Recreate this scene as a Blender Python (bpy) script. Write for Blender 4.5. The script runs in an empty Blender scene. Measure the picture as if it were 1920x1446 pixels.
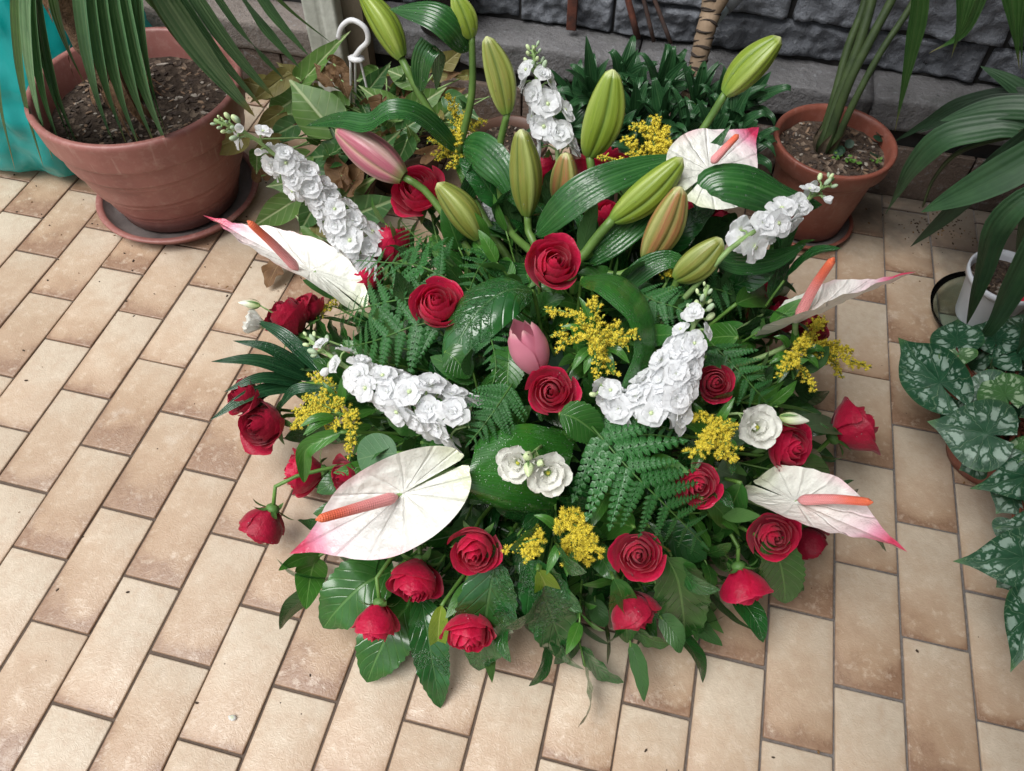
import bpy, bmesh, math, random
import numpy as np
from mathutils import Vector, Matrix, noise

random.seed(7)
sc = bpy.context.scene
COL = sc.collection
PI = math.pi

# ------------------------------------------------------------------ camera
CR = Vector((0.9707539610873023, 0.2399273439837528, 0.008462661650713299))      # right
CD = Vector((0.19867543757192305, -0.7830595997986223, -0.5893604446082435))     # down
CF = Vector((-0.13477691767850086, 0.5738053091181047, -0.8078258783233916))     # forward
CC = Vector((1.00856, -0.63714, 1.19607))
FPX = 1481.99
cam_data = bpy.data.cameras.new('camera')
cam = bpy.data.objects.new('camera', cam_data)
COL.objects.link(cam)
cam.matrix_world = Matrix(((CR.x, -CD.x, -CF.x, CC.x), (CR.y, -CD.y, -CF.y, CC.y), (CR.z, -CD.z, -CF.z, CC.z), (0, 0, 0, 1)))
cam_data.sensor_width = 36
cam_data.lens = 27.787
cam_data.clip_start = 0.02
cam_data.clip_end = 200
sc.camera = cam

# ------------------------------------------------------------------ world, sun, exposure
SUN_EL, SUN_AZ = 64.0, 225.0          # degrees; azimuth counted anticlockwise from +X, where the light comes from
world = bpy.data.worlds.new('World')
sc.world = world
world.use_nodes = True
wn = world.node_tree
bg = wn.nodes['Background']
sky = wn.nodes.new('ShaderNodeTexSky')
sky.sky_type = 'NISHITA'
sky.sun_disc = False
sky.sun_elevation = math.radians(SUN_EL)
sky.sun_rotation = math.radians(90 - SUN_AZ)
sky.dust_density = 4.0
sky.air_density = 1.0
hs = wn.nodes.new('ShaderNodeHueSaturation')
hs.inputs['Saturation'].default_value = 0.2
wn.links.new(sky.outputs['Color'], hs.inputs['Color'])
wn.links.new(hs.outputs['Color'], bg.inputs['Color'])
bg.inputs['Strength'].default_value = 0.10
sun_data = bpy.data.lights.new('sun', 'SUN')
sun_data.energy = 2.0
sun_data.angle = math.radians(40)
sun_data.color = (1.0, 0.985, 0.965)
sun = bpy.data.objects.new('sun', sun_data)
COL.objects.link(sun)
sd = Vector((math.cos(math.radians(SUN_AZ)) * math.cos(math.radians(SUN_EL)), math.sin(math.radians(SUN_AZ)) * math.cos(math.radians(SUN_EL)), math.sin(math.radians(SUN_EL))))
sun.rotation_euler = sd.to_track_quat('Z', 'Y').to_euler()
sun.location = sd * 5
sc.view_settings.view_transform = 'Standard'
sc.view_settings.look = 'None'
sc.view_settings.gamma = 1
sc.view_settings.exposure = 0.60
sc.view_settings.use_curve_mapping = False
sc.render.engine = 'CYCLES'
sc.cycles.max_bounces = 8
sc.cycles.transparent_max_bounces = 8

# ------------------------------------------------------------------ where things stand: points on the sight line at a known height, depth or on the bouquet's dome
def ray(px, py):
    return (CR * ((px - 960) / FPX) + CD * ((py - 723) / FPX) + CF).normalized()
def PZ(px, py, z=0.0):
    d = ray(px, py); return CC + d * ((z - CC.z) / d.z)
def PY(px, py, y):
    d = ray(px, py); return CC + d * ((y - CC.y) / d.y)
DC = Vector((0.93, 0.13, 0.03)); DR = Vector((0.43, 0.43, 0.36))
def PD(px, py, k=1.0):
    d = ray(px, py)
    a = Vector((d.x / DR.x, d.y / DR.y, d.z / DR.z)) / k
    o = CC - DC
    b = Vector((o.x / DR.x, o.y / DR.y, o.z / DR.z)) / k
    A, B, Q = a.dot(a), a.dot(b), b.dot(b) - 1
    t = (-B - math.sqrt(max(B * B - A * Q, 0))) / A
    p = CC + d * t
    if p.z < 0.02:
        p = PZ(px, py, 0.02)
    return p
def PPM(p):                      # picture pixels per metre at a point
    return FPX / (p - CC).dot(CF)
def camdir(ix, iy, t, p):
    return (CR * ix + CD * iy - (p - CC).normalized() * t).normalized()

# ------------------------------------------------------------------ object helpers
def tag(o, label=None, cat=None, group=None, kind=None):
    if label: o['label'] = label
    if cat: o['category'] = cat
    if group: o['group'] = group
    if kind: o['kind'] = kind
    return o
def thing(name, label, cat, loc=(0, 0, 0), group=None):
    o = bpy.data.objects.new(name, None)
    o.empty_display_size = 0.02
    COL.objects.link(o)
    o.location = loc
    return tag(o, label, cat, group)
def link(name, me, parent=None, mat4=None):
    """one mesh object; mat4 is where it stands in the world"""
    o = bpy.data.objects.new(name, me)
    COL.objects.link(o)
    if mat4 is None: mat4 = Matrix.Identity(4)
    if parent is not None:
        o.parent = parent
        q = parent; off = Vector((0, 0, 0)); inv = Matrix.Identity(4)
        chain = []
        while q is not None:
            chain.append(q); q = q.parent
        w = Matrix.Identity(4)
        for q in reversed(chain): w = w @ q.matrix_basis
        o.matrix_basis = w.inverted() @ mat4
    else:
        o.matrix_basis = mat4
    return o

class MB:
    def __init__(s): s.v = []; s.f = []; s.uv = []; s.mi = []
    def vert(s, p, uv=(0, 0)):
        s.v.append((p[0], p[1], p[2])); s.uv.append(uv); return len(s.v) - 1
    def grid(s, fn, nu, nv, mi=0, wrap=False):
        b = len(s.v)
        for i in range(nu):
            for j in range(nv):
                p, uv = fn(i / (nu - 1), j / (nv - 1)); s.vert(p, uv)
        for i in range(nu - 1):
            for j in range(nv - 1):
                a = b + i * nv + j
                s.f.append((a, a + nv, a + nv + 1, a + 1)); s.mi.append(mi)
    def add(s, other, M, mi=0):
        b = len(s.v)
        for p, uv in zip(other.v, other.uv):
            q = M @ Vector(p); s.v.append((q.x, q.y, q.z)); s.uv.append(uv)
        for f, m in zip(other.f, other.mi): s.f.append(tuple(x + b for x in f)); s.mi.append(m + mi)
    def mesh(s, name, mats, smooth=True):
        me = bpy.data.meshes.new(name)
        me.from_pydata(s.v, [], s.f)
        if not isinstance(mats, (list, tuple)): mats = [mats]
        for m in mats: me.materials.append(m)
        if any(s.mi): me.polygons.foreach_set('material_index', s.mi)
        if smooth: me.polygons.foreach_set('use_smooth', [True] * len(s.f))
        ul = me.uv_layers.new(name='UVMap')
        vi = np.empty(len(me.loops), dtype=np.int32); me.loops.foreach_get('vertex_index', vi)
        uv = np.array(s.uv, dtype=np.float32)[vi]
        ul.data.foreach_set('uv', uv.ravel())
        me.update()
        return me

def spline(pts, n):
    """Catmull-Rom through pts, n samples evenly spaced by length"""
    P = [Vector(p) for p in pts]
    if len(P) == 2:
        return [P[0].lerp(P[1], i / (n - 1)) for i in range(n)]
    P = [P[0] * 2 - P[1]] + P + [P[-1] * 2 - P[-2]]
    D = []
    for i in range(1, len(P) - 2):
        for k in range(16):
            t = k / 16
            a, b, c, d = P[i - 1], P[i], P[i + 1], P[i + 2]
            D.append(0.5 * ((2 * b) + (c - a) * t + (2 * a - 5 * b + 4 * c - d) * t * t + (3 * b - a - 3 * c + d) * t ** 3))
    D.append(P[-2])
    L = [0.0]
    for i in range(1, len(D)): L.append(L[-1] + (D[i] - D[i - 1]).length)
    out = []; j = 0
    for i in range(n):
        s = L[-1] * i / (n - 1)
        while j < len(L) - 2 and L[j + 1] < s: j += 1
        seg = L[j + 1] - L[j]
        out.append(D[j].lerp(D[j + 1], 0 if seg < 1e-9 else min(1, (s - L[j]) / seg)))
    return out
def tangents(Q):
    T = []
    for i in range(len(Q)):
        a = Q[max(i - 1, 0)]; b = Q[min(i + 1, len(Q) - 1)]
        T.append((b - a).normalized() if (b - a).length > 1e-9 else Vector((0, 0, 1)))
    return T

def prof(t, a, b):
    m = a / (a + b)
    return (max(t, 0) ** a * max(1 - t, 0) ** b) / (m ** a * (1 - m) ** b)
PROFS = {
    'lance': lambda t: prof(t, 0.55, 0.95),
    'ovate': lambda t: prof(t, 0.55, 0.75) * (1 - 0.12 * t),
    'round': lambda t: prof(t, 0.5, 0.5),
    'strap': lambda t: min(1, (t / 0.12) ** 0.5) * min(1, ((1 - t) / 0.45) ** 0.8) if 0 < t < 1 else 0,
    'blade': lambda t: min(1, 0.35 + t * 2.0) * min(1, ((1 - t) / 0.7) ** 0.75) if t < 1 else 0,
    'obl': lambda t: (min(1, (t / 0.2)) ** 0.6) * (min(1, (1 - t) / 0.3) ** 0.6) if 0 < t < 1 else 0,
    'cut': lambda t: min(1, 0.25 + (t / 0.35) ** 0.7 * 0.75),
}
def ribbon(mb, pts, w, up, pf='lance', fold=0.25, nu=16, nv=7, wave=0.0, wf=3.0, curl=0.0, jag=0.0, twist=0.0, tipdrop=0, mi=0, uvs=None, seed=0.0):
    """a leaf: midrib through pts, width w (metres), folded up along the midrib"""
    Q = spline(pts, nu); T = tangents(Q)
    f = PROFS[pf] if isinstance(pf, str) else pf
    ups = up if isinstance(up, list) else None
    b = len(mb.v)
    for i in range(nu):
        t = i / (nu - 1)
        if ups:
            x = t * (len(ups) - 1); k = min(int(x), len(ups) - 2); U = ups[k].lerp(ups[k + 1], x - k)
        else: U = up
        S = T[i].cross(U)
        if S.length < 1e-6: S = T[i].cross(Vector((0.3, 1, 0.2)))
        S.normalize(); N = S.cross(T[i]).normalized()
        if twist:
            a = twist * t; S, N = S * math.cos(a) + N * math.sin(a), N * math.cos(a) - S * math.sin(a)
        hw = max(f(t), 0.0) * w / 2 + 0.0002
        for j in range(nv):
            s = 2 * j / (nv - 1) - 1
            x = s * hw
            if jag and abs(s) > 0.95: x *= 1 + jag * ((i % 2) * 2 - 1)
            z = abs(x) * math.sin(fold) - curl * (abs(s) ** 2.5) * hw
            z += wave * hw * math.sin(wf * t * 2 * PI + seed + (0 if s < 0 else 1.7)) * abs(s) ** 1.5
            p = Q[i] + S * (x * math.cos(fold)) + N * z
            mb.vert(p, (s * 0.5 + 0.5, t))
    for i in range(nu - 1):
        for j in range(nv - 1):
            a = b + i * nv + j
            mb.f.append((a, a + 1, a + nv + 1, a + nv)); mb.mi.append(mi)
def tube(mb, pts, r0, r1=None, n=None, ns=7, mi=0, cap=True, rfn=None):
    n = n or (len(pts) * 3 if len(pts) > 2 else 4)
    Q = spline(pts, n); T = tangents(Q)
    r1 = r0 if r1 is None else r1
    ref = Vector((0.13, 0.31, 0.94))
    if abs(T[0].dot(ref)) > 0.9: ref = Vector((1, 0.1, 0))
    S = T[0].cross(ref).normalized()
    b = len(mb.v)
    for i in range(n):
        S = (S - T[i] * S.dot(T[i])).normalized(); B = T[i].cross(S)
        t = i / (n - 1); r = rfn(t) if rfn else r0 + (r1 - r0) * t
        for k in range(ns):
            a = 2 * PI * k / ns
            mb.vert(Q[i] + (S * math.cos(a) + B * math.sin(a)) * r, (k / ns, t))
    for i in range(n - 1):
        for k in range(ns):
            a = b + i * ns + k; c = b + i * ns + (k + 1) % ns
            mb.f.append((a, c, c + ns, a + ns)); mb.mi.append(mi)
    if cap:
        mb.f.append(tuple(b + k for k in reversed(range(ns)))); mb.mi.append(mi)
        mb.f.append(tuple(b + (n - 1) * ns + k for k in range(ns))); mb.mi.append(mi)
def lathe(mb, prof_pts, n=48, mi=0):
    b = len(mb.v); m = len(prof_pts)
    for i, (r, z) in enumerate(prof_pts):
        for k in range(n):
            a = 2 * PI * k / n
            mb.vert((r * math.cos(a), r * math.sin(a), z), (k / n, i / (m - 1)))
    for i in range(m - 1):
        for k in range(n):
            a = b + i * n + k; c = b + i * n + (k + 1) % n
            mb.f.append((a, c, c + n, a + n)); mb.mi.append(mi)
def ball(mb, c, r, nu=6, nv=8, sq=(1, 1, 1), mi=0):
    b = len(mb.v)
    for i in range(nu + 1):
        th = PI * i / nu
        for k in range(nv):
            a = 2 * PI * k / nv
            mb.vert((c[0] + r * sq[0] * math.sin(th) * math.cos(a), c[1] + r * sq[1] * math.sin(th) * math.sin(a), c[2] + r * sq[2] * math.cos(th)), (k / nv, i / nu))
    for i in range(nu):
        for k in range(nv):
            a = b + i * nv + k; d = b + i * nv + (k + 1) % nv
            mb.f.append((a, a + nv, d + nv, d)); mb.mi.append(mi)
def bevel_box(w, l, h, bev=0.002, jit=0.0, seed=0, mat=None, name='block', segs=2):
    bm = bmesh.new(); bmesh.ops.create_cube(bm, size=1)
    rnd = random.Random(seed)
    for v in bm.verts:
        v.co = Vector((v.co.x * w, v.co.y * l, v.co.z * h)) + Vector((rnd.uniform(-jit, jit), rnd.uniform(-jit, jit), 0))
    bmesh.ops.bevel(bm, geom=bm.edges[:], offset=bev, segments=segs, affect='EDGES', profile=0.6)
    me = bpy.data.meshes.new(name); bm.to_mesh(me); bm.free()
    me.uv_layers.new(name='UVMap')
    if mat: me.materials.append(mat)
    for p in me.polygons: p.use_smooth = True
    return me
def basis(o, y, z):
    """matrix at o with local Y along y and local Z near z"""
    y = y.normalized(); x = y.cross(z)
    if x.length < 1e-6: x = y.cross(Vector((0.2, 0.3, 1)))
    x.normalize(); z = x.cross(y)
    return Matrix(((x.x, y.x, z.x, o.x), (x.y, y.y, z.y, o.y), (x.z, y.z, z.z, o.z), (0, 0, 0, 1)))
def basis_z(o, z, spin=0.0):
    z = z.normalized(); r = Vector((0.12, 0.97, 0.2)) if abs(z.y) < 0.9 else Vector((1, 0, 0.1))
    x = r.cross(z).normalized(); y = z.cross(x)
    M = Matrix(((x.x, y.x, z.x, o.x), (x.y, y.y, z.y, o.y), (x.z, y.z, z.z, o.z), (0, 0, 0, 1)))
    return M @ Matrix.Rotation(spin, 4, 'Z')
def sc_(M, s):
    return M @ Matrix.Diagonal((s, s, s, 1)) if not isinstance(s, tuple) else M @ Matrix.Diagonal((*s, 1))

# ------------------------------------------------------------------ material helpers
class NT:
    def __init__(s, name):
        s.m = bpy.data.materials.new(name); s.m.use_nodes = True
        s.t = s.m.node_tree; s.t.nodes.clear()
        s.out = s.t.nodes.new('ShaderNodeOutputMaterial')
    def n(s, typ, props=None, **inp):
        nd = s.t.nodes.new('ShaderNode' + typ)
        for k, v in (props or {}).items(): setattr(nd, k, v)
        for k, v in inp.items():
            key = k.replace('_', ' ')
            if key.isdigit() or (key[0] == 'i' and key[1:].isdigit()): sk = nd.inputs[int(key.lstrip('i'))]
            else: sk = nd.inputs[key]
            s.put(sk, v)
        return nd
    def put(s, sk, v):
        if isinstance(v, bpy.types.NodeSocket): s.t.links.new(v, sk)
        elif hasattr(v, 'outputs'): s.t.links.new(v.outputs[0], sk)
        else:
            if sk.type == 'RGBA' and len(v) == 3: v = (*v, 1)
            sk.default_value = v
    def math(s, op, a, b=0.0, c=0.0, clamp=False):
        return s.n('Math', {'operation': op, 'use_clamp': clamp}, i0=a, i1=b, i2=c).outputs[0]
    def ramp(s, fac, stops, interp='LINEAR'):
        nd = s.t.nodes.new('ShaderNodeValToRGB'); cr = nd.color_ramp; cr.interpolation = interp
        while len(cr.elements) < len(stops): cr.elements.new(0.5)
        for e, (p, c) in zip(cr.elements, stops):
            e.position = p; e.color = (c, c, c, 1) if isinstance(c, (int, float)) else ((*c, 1) if len(c) == 3 else c)
        s.put(nd.inputs[0], fac); return nd.outputs[0]
    def mix(s, fac, a, b, blend='MIX'):
        nd = s.t.nodes.new('ShaderNodeMix'); nd.data_type = 'RGBA'; nd.blend_type = blend
        s.put(nd.inputs[0], fac); s.put(nd.inputs[6], a); s.put(nd.inputs[7], b)
        return nd.outputs[2]
    def noise(s, scale, detail=3, rough=0.55, vec=None, dist=0.0):
        nd = s.n('TexNoise', None, Scale=scale, Detail=detail, Roughness=rough, Distortion=dist)
        if vec is not None: s.put(nd.inputs['Vector'], vec)
        return nd.outputs['Fac']
    def uv(s):
        x = s.n('SeparateXYZ', None, Vector=s.n('TexCoord').outputs['UV']); return x.outputs[0], x.outputs[1]
    def bump(s, h, strength=0.3, dist=0.002, normal=None):
        nd = s.n('Bump', None, Height=h, Strength=strength, Distance=dist)
        if normal is not None: s.put(nd.inputs['Normal'], normal)
        return nd.outputs['Normal']
    def rand(s): return s.n('ObjectInfo').outputs['Random']
    def geo(s): return s.n('NewGeometry')
    def principled(s, color, rough=0.5, normal=None, spec=0.5, sheen=0.0, coat=0.0, metallic=0.0, **k):
        nd = s.n('BsdfPrincipled', None, Base_Color=color, Roughness=rough)
        nd.inputs['Specular IOR Level'].default_value = spec if isinstance(spec, (int, float)) else 0.5
        nd.inputs['Sheen Weight'].default_value = sheen
        nd.inputs['Coat Weight'].default_value = coat
        nd.inputs['Coat Roughness'].default_value = k.get('coat_rough', 0.15)
        nd.inputs['Metallic'].default_value = metallic
        if normal is not None:
            s.put(nd.inputs['Normal'], normal); s.put(nd.inputs['Coat Normal'], normal)
        return nd.outputs[0]
    def done(s, sh, transl=None, tw=0.25, normal=None):
        if transl is not None:
            tr = s.n('BsdfTranslucent', None, Color=transl)
            if normal is not None: s.put(tr.inputs['Normal'], normal)
            sh = s.n('MixShader', None, i0=tw, i1=sh, i2=tr.outputs[0]).outputs[0]
        s.t.links.new(sh, s.out.inputs['Surface'])
        return s.m

def leaf_mat(name, a, b, vein=None, veinw=0.03, kind='pinnate', nv=9, rough=0.32, coat=0.0, transl=0.18, bumps=0.35, back=None, wet=0.0, tip=None, vary=0.25, edge=None, speckle=0.0):
    m = NT(name)
    u, v = m.uv()
    obj = m.n('TexCoord').outputs['Object']
    au = m.math('ABSOLUTE', m.math('SUBTRACT', u, 0.5))
    n1 = m.noise(38, 4, 0.6, obj)
    r = m.rand()
    c = m.mix(m.ramp(n1, [(0.3, 0), (0.7, 1)]), a, b)
    c = m.mix(m.math('MULTIPLY', r, vary), c, tuple(x * 0.45 for x in b))
    if edge: c = m.mix(m.ramp(au, [(0.40, 0), (0.49, 1)]), c, edge)
    if tip: c = m.mix(m.ramp(v, [(0.86, 0), (0.97, 1)]), c, tip)
    if kind == 'pinnate':
        ph = m.math('SUBTRACT', m.math('MULTIPLY', v, nv), m.math('MULTIPLY', au, nv * 0.55))
        fr = m.math('ABSOLUTE', m.math('SUBTRACT', m.math('FRACT', ph), 0.5))
        side = m.ramp(fr, [(0.0, 1), (0.11, 0)])
        mid = m.ramp(au, [(veinw * 0.5, 1), (veinw, 0)])
        h = m.math('MAXIMUM', m.math('MULTIPLY', side, 0.6), mid)
        veil = m.math('MAXIMUM', m.math('MULTIPLY', side, 0.35), mid)
    else:
        wv = m.math('SINE', m.math('MULTIPLY', u, nv * 2 * PI))
        h = m.math('MULTIPLY_ADD', wv, 0.5, 0.5)
        mid = m.ramp(au, [(veinw * 0.5, 1), (veinw, 0)])
        veil = m.math('MAXIMUM', m.math('MULTIPLY', m.ramp(h, [(0.75, 0), (1.0, 1)]), 0.45), mid)
    if vein: c = m.mix(m.math('MULTIPLY', veil, 0.8), c, vein)
    if back:
        c = m.mix(m.geo().outputs['Backfacing'], c, back)
    hh = m.math('MULTIPLY_ADD', n1, 0.5, m.math('MULTIPLY', h, -0.6))
    nor = m.bump(hh, bumps, 0.0025)
    rg = rough
    if wet > 0:
        w1 = m.noise(150, 3, 0.7, obj, 1.0)
        wm = m.ramp(m.noise(14, 2, 0.6, obj), [(0.5, 0), (0.62, 1)])
        nor = m.bump(m.math('MULTIPLY', m.ramp(w1, [(0.48, 0), (0.6, 1)]), wm), wet, 0.0015, nor)
        rg = m.mix(wm, (rough,) * 3, (0.12,) * 3)
    if speckle > 0:
        vo = m.n('TexVoronoi', None, Vector=obj, Scale=230.0).outputs['Distance']
        nor = m.bump(m.ramp(vo, [(0.0, 1), (0.28, 0)]), speckle, 0.0012, nor)
    sh = m.principled(c, rg, nor, 0.5, coat=coat)
    tc = m.mix(0.5, c, tuple(min(1, x * 2.2 + 0.02) for x in a))
    return m.done(sh, tc, transl, nor)

def plain(name, col, col2=None, scale=30, rough=0.6, bump=0.2, bscale=120, spec=0.4, metallic=0.0, dist=0.002, coat=0.0):
    m = NT(name)
    obj = m.n('TexCoord').outputs['Object']
    n = m.noise(scale, 5, 0.6, obj)
    c = m.mix(m.ramp(n, [(0.35, 0), (0.68, 1)]), col, col2 or tuple(x * 0.6 for x in col))
    nor = m.bump(m.noise(bscale, 4, 0.65, obj), bump, dist)
    return m.done(m.principled(c, rough, nor, spec, metallic=metallic, coat=coat))

# ================================================================== SETTING
# ---- floor tiles
def tile_mat():
    m = NT('glazed_clay_tile')
    oi = m.n('ObjectInfo'); r = oi.outputs['Random']
    tc = m.n('TexCoord').outputs['Object']
    pos = m.geo().outputs['Position']
    off = m.n('CombineXYZ', None, X=m.math('MULTIPLY', r, 37.0), Y=m.math('MULTIPLY', r, 91.0), Z=0.0)
    vec = m.n('VectorMath', {'operation': 'ADD'}, i0=tc, i1=off.outputs[0]).outputs[0]
    xyz = m.n('SeparateXYZ', None, Vector=tc)
    big = m.noise(16, 4, 0.6, vec); mid = m.noise(60, 5, 0.7, vec); fine = m.noise(260, 3, 0.7, vec)
    # kiln shading: pale far end, rust near end and along the edges
    g = m.math('MULTIPLY_ADD', xyz.outputs[1], -4.6, 0.38)
    g = m.math('ADD', g, m.math('MULTIPLY', m.math('SUBTRACT', big, 0.5), 1.0))
    g = m.math('ADD', g, m.math('MULTIPLY', m.math('SUBTRACT', r, 0.5), 0.6))
    ex = m.math('MULTIPLY', m.math('ABSOLUTE', xyz.outputs[0]), 1 / 0.048)
    g = m.math('ADD', g, m.math('MULTIPLY', m.math('POWER', ex, 9.0), 0.26))
    yb = m.math('MULTIPLY', xyz.outputs[1], -1 / 0.098)
    g = m.math('ADD', g, m.math('MULTIPLY', m.math('POWER', m.math('MAXIMUM', yb, 0.0), 7.0), 0.36))
    c = m.ramp(g, [(0.0, (0.55, 0.465, 0.36)), (0.38, (0.49, 0.375, 0.27)), (0.75, (0.38, 0.262, 0.172)), (1.0, (0.235, 0.138, 0.085))])
    c = m.mix(m.ramp(mid, [(0.48, 0), (0.70, 0.45)]), c, (0.42, 0.29, 0.20))
    c = m.mix(m.ramp(mid, [(0.28, 0.55), (0.46, 0)]), c, (0.66, 0.56, 0.45))
    c = m.mix(m.ramp(fine, [(0.62, 0), (0.74, 0.35)]), c, (0.25, 0.16, 0.11))
    vo = m.n('TexVoronoi', None, Vector=vec, Scale=62.0)
    c = m.mix(m.math('MULTIPLY', m.ramp(vo.outputs['Distance'], [(0.05, 1), (0.085, 0)]), m.math('GREATER_THAN', m.noise(23, 2, 0.5, vec), 0.62)), c, (0.05, 0.03, 0.02))
    wear = m.noise(3.1, 4, 0.62, pos)
    c = m.mix(m.ramp(wear, [(0.46, 0), (0.66, 0.32)]), c, (0.36, 0.27, 0.19))
    c = m.mix(m.ramp(m.noise(11, 5, 0.7, pos), [(0.60, 0), (0.74, 0.35)]), c, (0.66, 0.60, 0.52))
    # grime and shade of the back right corner, both painted into the colour
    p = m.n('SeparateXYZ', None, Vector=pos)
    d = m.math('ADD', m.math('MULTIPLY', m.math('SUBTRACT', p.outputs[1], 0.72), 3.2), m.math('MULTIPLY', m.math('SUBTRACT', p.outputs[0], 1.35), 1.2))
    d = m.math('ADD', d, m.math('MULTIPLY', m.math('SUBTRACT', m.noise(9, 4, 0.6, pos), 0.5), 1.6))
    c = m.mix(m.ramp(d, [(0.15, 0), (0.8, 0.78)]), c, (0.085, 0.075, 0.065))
    worm = m.noise(120, 2, 0.5, vec, 2.2)
    h = m.math('ADD', m.math('MULTIPLY', m.ramp(worm, [(0.40, 0), (0.62, 1)]), 0.55), m.math('MULTIPLY', fine, 0.5))
    nor = m.bump(h, 0.30, 0.0013)
    ro = m.math('MULTIPLY_ADD', mid, 0.34, 0.19)
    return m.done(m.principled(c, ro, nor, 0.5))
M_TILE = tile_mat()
def grout_mat():
    m = NT('cement_grout')
    pos = m.geo().outputs['Position']
    p = m.n('SeparateXYZ', None, Vector=pos)
    n = m.noise(30, 4, 0.6, pos)
    f = m.math('ADD', m.math('MULTIPLY', m.math('SUBTRACT', p.outputs[0], 1.1), 1.6), m.math('SUBTRACT', n, 0.5))
    c = m.ramp(f, [(0.0, (0.115, 0.085, 0.065)), (0.55, (0.19, 0.175, 0.165))])
    c = m.mix(m.ramp(m.noise(140, 3, 0.7, pos), [(0.4, 0), (0.7, 0.5)]), c, (0.06, 0.05, 0.045))
    return m.done(m.principled(c, 0.9, m.bump(m.noise(300, 3, 0.7, pos), 0.5, 0.001), 0.2))
mb = MB()
for (x, y) in ((-8, -7), (9, -7), (9, 1.2), (-8, 1.2)): mb.vert((x, y, -0.0035), (x, y))
mb.f.append((0, 1, 2, 3)); mb.mi.append(0)
floor = link('floor', mb.mesh('floor', grout_mat()))
tag(floor, kind='structure')
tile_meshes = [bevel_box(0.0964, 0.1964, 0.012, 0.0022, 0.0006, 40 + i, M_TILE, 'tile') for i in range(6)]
rnd = random.Random(3)
cells = []
for c in range(-24, 40):
    for k in range(-24, 8):
        x = (c + 0.5) * 0.1; y = -(c % 2) * 0.1 + k * 0.2 + (0.2 if c % 2 else 0) - 0.1
        # joints of column c lie at y = -(c/2 + n) * 0.2
        if y - 0.1 > 0.945: continue
        q = Vector((x, y, 0)); d = q - CC; zc = d.dot(CF)
        if zc < 0.2: cells.append((9e9, x, y)); continue
        px = 960 + FPX * d.dot(CR) / zc; py = 723 + FPX * d.dot(CD) / zc
        inside = -90 < px < 2010 and 150 < py < 1620
        cells.append((zc if inside else 1e3 + zc, x, y))
cells.sort()
far = MB()
rest = [c for c in cells if c[0] >= 1e3]
parts = [c for c in cells if c[0] < 1e3]
rest = parts[300:] + rest; parts = parts[:300]
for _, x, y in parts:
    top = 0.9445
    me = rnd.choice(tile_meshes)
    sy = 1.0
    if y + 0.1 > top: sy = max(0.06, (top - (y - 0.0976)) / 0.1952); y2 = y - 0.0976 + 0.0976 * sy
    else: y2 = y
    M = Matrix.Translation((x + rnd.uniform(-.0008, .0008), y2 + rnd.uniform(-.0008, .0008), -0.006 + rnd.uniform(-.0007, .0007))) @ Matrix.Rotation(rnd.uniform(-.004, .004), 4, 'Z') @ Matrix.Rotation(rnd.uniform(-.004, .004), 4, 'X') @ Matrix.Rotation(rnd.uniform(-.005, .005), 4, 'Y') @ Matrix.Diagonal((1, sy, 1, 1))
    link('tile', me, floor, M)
for _, x, y in rest:
    if abs(x) > 3.8 or y < -4.5: continue
    y1 = min(y + 0.0976, 0.9445)
    if y1 - y < -0.08: continue
    b = len(far.v)
    for zz in (-0.0034, 0.0):
        for (a, e) in ((x - 0.0476, y - 0.0976), (x + 0.0476, y - 0.0976), (x + 0.0476, y1), (x - 0.0476, y1)): far.vert((a, e, zz), (0, 0))
    far.f += [(b + 4, b + 5, b + 6, b + 7), (b, b + 1, b + 5, b + 4), (b + 1, b + 2, b + 6, b + 5), (b + 2, b + 3, b + 7, b + 6), (b + 3, b, b + 4, b + 7)]
    far.mi += [0] * 5
tag(link('tile', far.mesh('outer_tiles', plain('plain_clay_tile', (0.52, 0.40, 0.29), (0.42, 0.29, 0.2), 6, 0.5, 0.2), False), floor), kind='stuff')

# ---- stone wall with its slab ledge and tiled skirting
def stone_mat(name, a, b, sc1=14, rough=0.85, moss=0.0, stain=None):
    m = NT(name)
    r = m.rand(); tc = m.geo().outputs['Position']
    n1 = m.noise(sc1, 6, 0.68, tc); n2 = m.noise(85, 5, 0.7, tc)
    c = m.mix(m.ramp(n1, [(0.32, 0), (0.70, 1)]), a, b)
    c = m.mix(m.math('MULTIPLY', r, 0.5), c, tuple(x * 0.45 for x in a))
    c = m.mix(m.ramp(n2, [(0.55, 0), (0.75, 0.55)]), c, (0.33, 0.345, 0.37))
    c = m.mix(m.ramp(n2, [(0.27, 0.7), (0.42, 0)]), c, (0.03, 0.032, 0.036))
    if moss: c = m.mix(m.ramp(m.noise(11, 4, 0.6, tc), [(0.55, 0), (0.7, moss)]), c, (0.05, 0.06, 0.045))
    if stain: c = m.mix(m.ramp(m.noise(7, 4, 0.65, tc), [(0.5, 0), (0.66, 0.8)]), c, stain)
    nor = m.bump(m.math('ADD', n1, m.math('MULTIPLY', n2, 0.7)), 0.8, 0.012)
    return m.done(m.principled(c, rough, nor, 0.3))
M_STONE = stone_mat('dark_slate_stone', (0.115, 0.124, 0.142), (0.25, 0.268, 0.30))
M_LEDGE = stone_mat('grey_ledge_stone', (0.19, 0.187, 0.19), (0.12, 0.118, 0.122), 9, 0.8, 0.3)
M_BEAM = stone_mat('brown_grey_ledge_stone', (0.27, 0.235, 0.21), (0.19, 0.16, 0.14), 6, 0.8)
M_SKIRT = stone_mat('dirty_skirting_clay', (0.17, 0.125, 0.10), (0.11, 0.085, 0.07), 7, 0.7)
M_MORTAR = plain('dark_mortar', (0.035, 0.033, 0.032), (0.02, 0.02, 0.02), 20, 0.95, 0.5, 90)
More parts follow.
